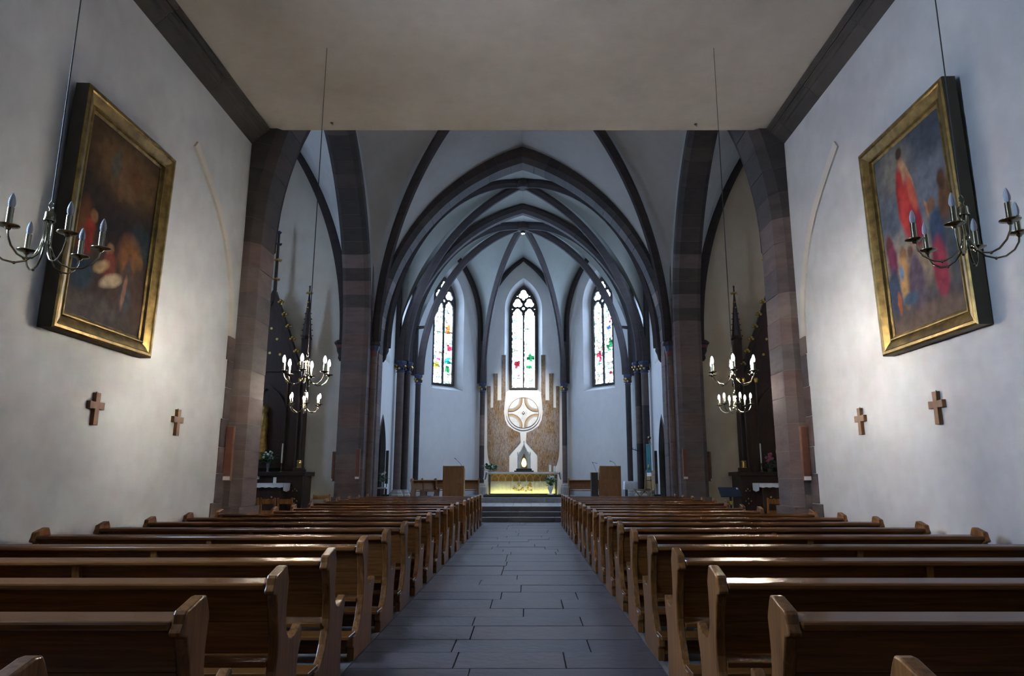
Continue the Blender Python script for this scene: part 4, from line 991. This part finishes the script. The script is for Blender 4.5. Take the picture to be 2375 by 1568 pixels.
tc_ = empty('table_cloth', (4.22, 27.0, 1.266), label='white cloth hanging over the small choir table', cat='tablecloth')
lo = []
for zz, k in ((.006, .0), (.0, .012), (-.12, .02), (-.30, .03)):
    ring = []
    for i in range(48):
        t = i / 48 * 4; e_ = int(t); f_ = t - e_; a, b = .345 + k, .245 + k
        p = [(-a + 2 * a * f_, -b), (a, -b + 2 * b * f_), (a - 2 * a * f_, b), (-a, b - 2 * b * f_)][e_]
        w_ = 1 + (.018 * sin(i * 1.7) if zz < -.1 else 0); ring.append((p[0] * w_, p[1] * w_, zz))
    lo.append(ring)
m_ = MB(); m_.loft(lo, caps=False); m_.add(lo[0], [tuple(range(48))]); m_.build('cloth_drape', CLOTH, tc_, smooth=60)

def chair(x, y, z, rz, label, mat, group, w_=.42, back=.92):
    r = empty('chair', (x, y, z), rz, label=label, cat='chair', group=group)
    MB().box(-w_ / 2, w_ / 2, -.2, .2, .43, .46).build('seat', mat, r, bevel=.008)
    for sx in (-1, 1):
        MB().prism([(-.21, 0), (-.17, 0), (-.18, .46), (-.25, back), (-.28, back), (-.22, .46)], lambda a, b, d: (d, a, b), sx * (w_ / 2), sx * (w_ / 2 - .035)).build('rear_post', mat, r)
        MB().box(sx * (w_ / 2), sx * (w_ / 2 - .035), .16, .195, 0, .43).build('leg', mat, r)
        MB().box(sx * (w_ / 2 - .01), sx * (w_ / 2 - .03), -.18, .17, .16, .19).build('stretcher', mat, r)
    for z0, z1 in ((back - .14, back - .03), (.58, .66)): MB().box(-w_ / 2 + .03, w_ / 2 - .03, -.265, -.245, z0, z1).build('back_slat', mat, r)
    return r
fc = empty('folding_chair', (4.36, 25.4, .456), radians(122), label='light wooden chair with a tall panelled back near the right choir door', cat='chair')
MB().prism([(-.22, .40), (.24, .43), (.24, .46), (-.22, .43)], lambda a, b, d: (d, a, b), -.24, .24).build('seat', OAK_LIGHT, fc, bevel=.006)
BK = [(-.18, .36), (-.22, .46), (-.25, .70), (-.31, 1.02), (-.335, 1.02), (-.28, .70), (-.25, .44), (-.20, .34)]
for sx in (-1, 1):
    MB().prism(BK, lambda a, b, d: (d, a, b), sx * .25, sx * .215).build('back_post', OAK_LIGHT, fc, bevel=.006)
    MB().tube([(sx * .23, -.28, 0), (sx * .23, .20, .43)], .014, 6).build('leg', OAK_LIGHT, fc); MB().tube([(sx * .20, .24, 0), (sx * .20, -.2, .43)], .014, 6).build('leg', OAK_LIGHT, fc)
for z0, z1 in ((.52, .70), (.72, .86), (.88, 1.0)):
    for x0, x1 in ((-.21, -.01), (.01, .21)):
        yy = lambda z: -.252 - max(0, z - .46) * .115
        MB().prism([(yy(z0), z0), (yy(z1), z1), (yy(z1) - .015, z1), (yy(z0) - .015, z0)], lambda a, b, d: (d, a, b), x0, x1).build('back_panel', OAK_LIGHT, fc)
MB().box(-.21, .21, -.285, -.262, .46, .52).build('lower_rail', OAK_LIGHT, fc)
fc.scale = (1.12, 1.12, 1.2)
wc = chair(3.55, 27.6, .456, pi, 'wooden chair with pale cushion half hidden by the right lectern', OAK, 'chairs')
MB().box(-.18, .18, -.245, -.20, .50, .84).build('cushion', plain('pale_cushion', (.55, .47, .28), .9), wc, bevel=.02)

for s, nm in ((-1, 'left'), (1, 'right')):
    r = empty('floor_loudspeaker', (s * 4.55, 23.82 if s < 0 else 24.0, .456), label='slim black column loudspeaker on a bass box by the %s choir door' % nm, cat='loudspeaker', group='black loudspeakers in the choir')
    MB().box(-.13, .13, -.17, .17, 0, .40).build('bass_box', IRON, r, bevel=.01)
    MB().lathe([(.015, .40), (.015, .75)], (0, 0, 0), 8).build('pole', IRON, r)
    MB().box(-.045, .045, -.05, .05, .75, 1.85).build('column_body', IRON, r, bevel=.006)
bn = empty('banner', (4.45, 24.75, .456), radians(-80), label='teal parish banner on a pole beside the right choir door', cat='banner')
MB().lathe([(.16, 0), (.16, .02), (.03, .04), (.014, .08), (.014, 2.25)], (0, .04, 0), 12).build('pole', BRASS, bn, smooth=40)
MB().ball((0, .04, 2.33), .06, 10, 6, (1, 1, 1.2)).build('finial', BRASS, bn, smooth=60)
MB().tube([(-.24, 0, 2.1), (.24, 0, 2.1)], .012, 6).build('crossbar', BRASS, bn)
MB().prism([(-.22 + .44 * i / 12, .012 * sin(i * 1.1)) for i in range(13)] + [(.22 - .44 * i / 12, .012 * sin((12 - i) * 1.1) + .008) for i in range(13)], lambda a, b, d: (a, b - .02, d), 1.12, 2.1).build('cloth', TEAL, bn, smooth=60)
MB().prism([(-.22 + .44 * i / 12, .012 * sin(i * 1.1)) for i in range(13)] + [(.22 - .44 * i / 12, .012 * sin((12 - i) * 1.1) + .008) for i in range(13)], lambda a, b, d: (a, b - .02, d), 1.0, 1.12).build('fringe', PETAL, bn, smooth=60)
MB().ball((0, -.03, 1.32), .07, 8, 5, (1, .15, 1.2)).build('emblem', GOLD, bn, smooth=60)
ft = empty('flower_stand', (-4.60, 23.45, .30), label='small table with white top and a plant by the left choir door', cat='side table')
MB().box(-.15, .15, -.15, .15, .75, .79).build('top', CLOTH, ft)
for sx in (-1, 1):
    for sy in (-1, 1): MB().box(sx * .13, sx * .10, sy * .13, sy * .10, 0, .75).build('leg', DARKWOOD, ft)
pv = empty('glass_vase', (-4.60, 23.45, 1.09), label='small glass vase of white flowers on the table by the left choir door', cat='vase')
MB().lathe([(.03, 0), (.035, .01), (.03, .12), (.04, .18)], (0, 0, 0), 12).build('vase_body', GLASSB, pv, smooth=50)
bouquet(pv, (0, 0, .15), .10, 30, 4, PETAL, 8, .3, .12)

# ------------------------------------------------------------------ side altars
def side_altar(s, nm):
    cx = s * 8.02; F = lambda a: s * a
    r = empty('altarpiece', (cx, 21.6, 0), label='tall dark gothic altarpiece with gilded crockets and spires in the %s chapel' % nm, cat='altarpiece', group='side altarpieces')
    r2 = empty('altar_table', (cx, 21.6, 0), label='dark carved altar table with gilt rosettes under the %s chapel altarpiece' % nm, cat='altar', group='side altar tables')
    def B(name, x0, x1, y0, y1, z0, z1, mat=DARKWOOD, bv=.01, par=None): return MB().box(x0, x1, y0, y1, z0, z1).build(name, mat, par or r2, bevel=bv)
    B('step', -1.9, 1.9, -1.3, .68, 0, .14, STONE_GREY); B('predella_body', -1.42, 1.42, -.25, .66, .14, 1.46)
    B('predella_cornice', -1.52, 1.52, -.33, .66, 1.46, 1.58); B('mensa_block', -1.0, 1.0, -.85, -.25, .14, 1.18); B('mensa_slab', -1.08, 1.08, -.93, -.25, 1.18, 1.24)
    B('retable_panel', -1.18, 1.18, .25, .60, 1.582, 5.1, par=r)
    for x in (-1.17, -1.02, -.62, .62, 1.02, 1.17):
        MB().lathe([(.055, 1.582), (.055, 1.66), (.035, 1.70), (.035, 4.3), (.05, 4.36), (.06, 4.45)], (x, .22, 0), 8).build('colonnette', DARKWOOD, r, smooth=40)
        MB().lathe([(.045, 4.36), (.07, 4.46), (.05, 4.5)], (x, .20, 0), 8).build('gilt_capital', GOLD, r)
    p = arch_loop(.55, 3.3, .95, 1.75, 10); q = arch_loop(.66, 3.3, 1.06, 1.70, 10)
    MB().loft([[(a, .24, z) for a, z in p], [(a, .15, z) for a, z in p], [(a, .15, z) for a, z in q], [(a, .24, z) for a, z in q]], caps=False).build('niche_arch', DARKWOOD, r)
    MB().lathe([(.14, 1.95), (.16, 2.2), (.11, 2.7), (.14, 3.0), (.12, 3.25), (.07, 3.35), (.11, 3.45), (.11, 3.55), (.02, 3.64)], (0, .14, 0), 12).build('carved_figure', FRAME_GOLD, r, smooth=50)
    # gable and crockets
    for sx in (-1, 1):
        MB().prism([(sx * .98, 4.7), (sx * 1.10, 4.62), (sx * .05, 7.35), (0, 7.35), (0, 7.0)], lambda a, b, d: (a, d, b), .15, .34).build('gable_beam', DARKWOOD, r, bevel=.008)
        for i in range(6):
            t = .10 + i * .15; x = sx * (1.06 + (.05 - 1.06) * t); z = 4.65 + (7.35 - 4.65) * t
            b = MB()
            for k in range(4): b.ball((x + sx * .05 + .06 * cos(k * 1.6), .16 + .05 * sin(k * 1.6), z + .02 + .04 * (k % 2)), .05, 6, 4)
            b.tube([(x, .22, z - .12), (x + sx * .05, .22, z)], .02, 5); b.build('gilt_crocket', GOLD, r, smooth=60)
    MB().prism([(-.95, 4.7), (.95, 4.7), (0, 7.0)], lambda a, b, d: (a, d, b), .19, .245).build('gable_field', DARKWOOD, r)
    for x, z in ((0, 5.3), (-.33, 5.25), (.33, 5.25), (0, 6.1), (-.2, 5.75), (.2, 5.75)):
        MB().lathe([(.04, -.012), (.04, .012)], (0, 0, 0), 10).build('rosette', GOLD, r).matrix_local = Matrix.Translation((x, .185, z)) @ Matrix.Rotation(pi / 2, 4, 'X')
    # spires
    def spire(x, z0, z1, zt, w_):
        MB().prism([(-w_, z0), (w_, z0), (w_, z1), (-w_, z1)], lambda a, b, d: (x + a, .24 + d, b), -w_, w_).build('spire_shaft', DARKWOOD, r, bevel=.01)
        MB().lathe([(w_ * 1.5, z1), (w_ * 1.25, z1 + .1), (.02, zt)], (x, .24, 0), 8).build('spire_cone', DARKWOOD, r)
        n = 7
        for i in range(n):
            t = i / n; z = z1 + .12 + (zt - z1 - .25) * t; rad = w_ * 1.25 * (1 - t) + .03; b = MB()
            for k in range(4): b.ball((x + rad * cos(k * pi / 2), .24 + rad * sin(k * pi / 2), z), .022, 5, 3)
            b.build('crocket', GOLD if i > 4 else DARKWOOD, r)
        b = MB().tube([(x, .24, zt - .05), (x, .24, zt + .22)], .022, 6)
        b.ball((x, .24, zt + .22), .035, 6, 4); b.build('spire_tip', DARKWOOD, r)
        b = MB()
        for k in range(6): b.ball((x + .09 * cos(k * pi / 3), .24 + .09 * sin(k * pi / 3), zt), .032, 6, 4)
        b.lathe([(.03, zt - .03), (.10, zt - .01), (.10, zt + .01), (.03, zt + .03)], (x, .24, 0), 8); b.build('gilt_finial', GOLD, r, smooth=60)
    for sx in (-1, 1): spire(sx * 1.13, 4.5, 5.75, 7.28, .12)
    MB().prism([(-.05, 7.25), (.05, 7.25), (.03, 9.4), (-.03, 9.4)], lambda a, b, d: (a, .24 + d, b), -.03, .03).build('central_finial', DARKWOOD, r)
    for zz, w_ in ((7.75, .11), (8.4, .13), (8.95, .09), (9.35, .05)):
        b = MB()
        for k in range(6): b.ball((w_ * cos(k * pi / 3), .24 + w_ * sin(k * pi / 3), zz), .035, 6, 4)
        b.lathe([(.03, zz - .03), (w_ + .01, zz - .01), (w_ + .01, zz + .01), (.03, zz + .03)], (0, .24, 0), 8); b.build('gilt_finial' if zz < 8.9 else 'blue_finial', GOLD if zz < 8.9 else BLUE, r, smooth=60)
    # front tracery of mensa and predella
    for x in (-.75, -.25, .25, .75):
        for dx, dz in ((0, .07), (.08, 0), (-.08, 0), (0, -.07)):
            MB().ball((x + dx, -.855, .78 + dz), .028, 6, 4, (1, .5, 1)).build('rosette', GOLD, r2, smooth=60)
    for x in (-1.22, 1.22):
        for dx, dz in ((0, .07), (.08, 0), (-.08, 0), (0, -.07), (0, .35), (.06, .3), (-.06, .3)):
            MB().ball((x + dx, -.255, .72 + dz), .022, 6, 4, (1, .5, 1)).build('rosette', GOLD, r2, smooth=60)
    # altar cloth
    c = empty('side_altar_cloth', (cx, 21.6, 1.24), label='white lace cloth on the side altar of the %s chapel' % nm, cat='altar cloth', group='side altar cloths')
    MB().box(-1.10, 1.10, -.95, -.34, .001, .01).build('top', CLOTH, c)
    lo = [(-1.10 + 2.2 * i / 22, -.10 - .02 * (i % 2)) for i in range(23)]
    MB().prism(lo + [(1.10, .01), (-1.10, .01)], lambda a, b, d: (a, d, b), -.958, -.95).build('front_fall', CLOTH, c)
    for sx in (-1, 1): MB().prism([(-.95, .01), (-.36, .01), (-.38, -.20), (-.66, -.24), (-.93, -.2)], lambda a, b, d: (d, a, b), sx * 1.102, sx * 1.11).build('side_fall', CLOTH, c)
    x = cx - s * .75
    k = empty('altar_candlestick', (x, 21.40, 1.581), label='tall candle in a brass stick on the %s side altar' % nm, cat='candle', group='side altar candles')
    MB().lathe([(.07, 0), (.06, .02), (.02, .05), (.025, .12), (.018, .2), (.03, .26)], (0, 0, 0), 12).build('stick', BRASS, k, smooth=50)
    MB().lathe([(.022, .26), (.022, .84), (.01, .85)], (0, 0, 0), 10).build('wax_candle', WAX, k, smooth=50)
    MB().tube([(0, 0, .85), (0, 0, .875)], .003, 4).build('wick', IRON, k)
    x = cx - s * 1.28
    k = empty('reliquary', (x, 21.42, 1.581), label='small gilded lantern on a dark block on the %s side altar' % nm, cat='lantern', group='gilded lanterns')
    MB().box(-.15, .15, -.12, .12, 0, .12).build('block', DARKWOOD, k, bevel=.008)
    MB().lathe([(.09, .12), (.09, .14), (.07, .15), (.07, .30), (.085, .31), (.085, .33), (.05, .35)], (0, 0, 0), 10).build('lantern_body', GOLD, k)
    for i in range(5):
        t = 2 * pi * i / 5; MB().tube([(.078 * cos(t), .078 * sin(t), .14), (.078 * cos(t), .078 * sin(t), .32)], .01, 5).build('lantern_post', BRASS, k)
side_altar(-1, 'left'); side_altar(1, 'right')
v = empty('orchid_vase', (-7.66, 21.36, 1.581), label='glass vase of white orchids on the left side altar', cat='vase')
MB().lathe([(.05, 0), (.03, .02), (.035, .1), (.06, .25), (.075, .28)], (0, 0, 0), 12).build('vase_body', GLASSB, v, smooth=50)
bouquet(v, (0, 0, .22), .17, 60, 12, PETAL, 21, .34, .15)
v = empty('orchid_vase', (7.53, 21.40, 1.581), label='pink flowers in a pot on the right side altar', cat='vase')
MB().lathe([(.07, 0), (.09, .1), (.08, .1)], (0, 0, 0), 12).build('pot', STONE_GREY, v, smooth=50)
bouquet(v, (0, 0, .08), .11, 50, 18, PINK, 22, .40, .09)
v = empty('flower_spray', (-7.95, 20.95, 1.251), label='white flowers lying on the left side altar cloth', cat='flowers')
MB().lathe([(.06, 0), (.07, .05), (.06, .05)], (0, 0, 0), 10).build('dish', PETAL, v)
bouquet(v, (0, 0, .05), .2, 20, 12, PETAL, 23, .15, .1)
k = tag(MB().box(-.045, .045, -.006, .006, 0, .17).build('altar_card', CARD), 'upright white card on the left side altar cloth', 'card'); k.location = (-7.28, 20.95, 1.251)
k = empty('floor_stand', (-6.27, 20.5, 0), label='thin dark floor stand right of the left side altar', cat='stand')
MB().lathe([(.14, 0), (.14, .02), (.015, .04), (.012, 1.6)], (0, 0, 0), 10).build('pole', IRON, k); MB().box(-.09, .03, -.03, .03, 1.56, 1.64).build('clip', IRON, k)

for i, x in enumerate((-6.28, -5.88, -5.48)):
    chair(x, 16.9, 0, 0, 'wooden chair in the left chapel opening, %s of three' % ('leftmost', 'middle one', 'rightmost')[i], PEW_END, 'wooden chapel chairs', .36, .95)
chair(-5.58, 20.2, 0, 0, 'orange-brown wooden chair by the left chancel pier', OAK, 'wooden chapel chairs', .48, .95)
chair(5.98, 16.9, 0, 0, 'wooden chair in the right chapel opening', PEW_END, 'wooden chapel chairs', .42, .95)
k = empty('music_stand', (-6.35, 15.9, 0), label='stand with a white sheet beside the near left pier', cat='music stand')
MB().lathe([(.15, 0), (.15, .02), (.012, .04), (.012, .95)], (0, 0, 0), 10).build('pole', IRON, k)
MB().box(-.2, .2, -.01, .0, 0, .22, Matrix.Translation((0, 0, .9)) @ Matrix.Rotation(radians(-50), 4, 'X')).build('desk', NAVY, k)
MB().box(-.15, .15, -.014, -.0105, .03, .22, Matrix.Translation((0, 0, .9)) @ Matrix.Rotation(radians(-50), 4, 'X')).build('white_sheet', CARD, k)
k = empty('display_stand', (5.42, 18.4, 0), label='dark blue slanted display board on a post in the right chapel opening', cat='display stand')
MB().lathe([(.18, 0), (.18, .02), (.03, .04), (.03, .98)], (0, 0, 0), 10).build('post', IRON, k)
M_ = Matrix.Translation((0, 0, 1.0)) @ Matrix.Rotation(radians(-48), 4, 'X')
MB().box(-.27, .27, -.02, .0, -.12, .22, M_).build('board', NAVY, k)
MB().box(.19, .24, -.024, -.0205, .14, .20, M_).build('white_label', CARD, k)
MB().prism([(-.06, .82), (.06, .82), (0, .72)], lambda a, b, d: (a, d, b), -.045, -.035).build('yellow_sign', plain('sign_yellow', (.62, .50, .02), .6), k)

hk = empty('hook_rail', (4.27, 26.22, 2.42), label='small black coat hook rail on the right pair of choir columns', cat='hook rail')
MB().tube([(.06, .02, -.03), (-.10, -.02, .0), (-.27, -.04, .06)], .014, 6).build('rail', IRON, hk)
for x, y, z in ((-.06, -.01, .0), (-.16, -.03, .03), (-.25, -.04, .06)): MB().tube([(x, y, z), (x, y - .05, z + .01), (x, y - .06, z + .06)], .008, 5).build('hook', IRON, hk)
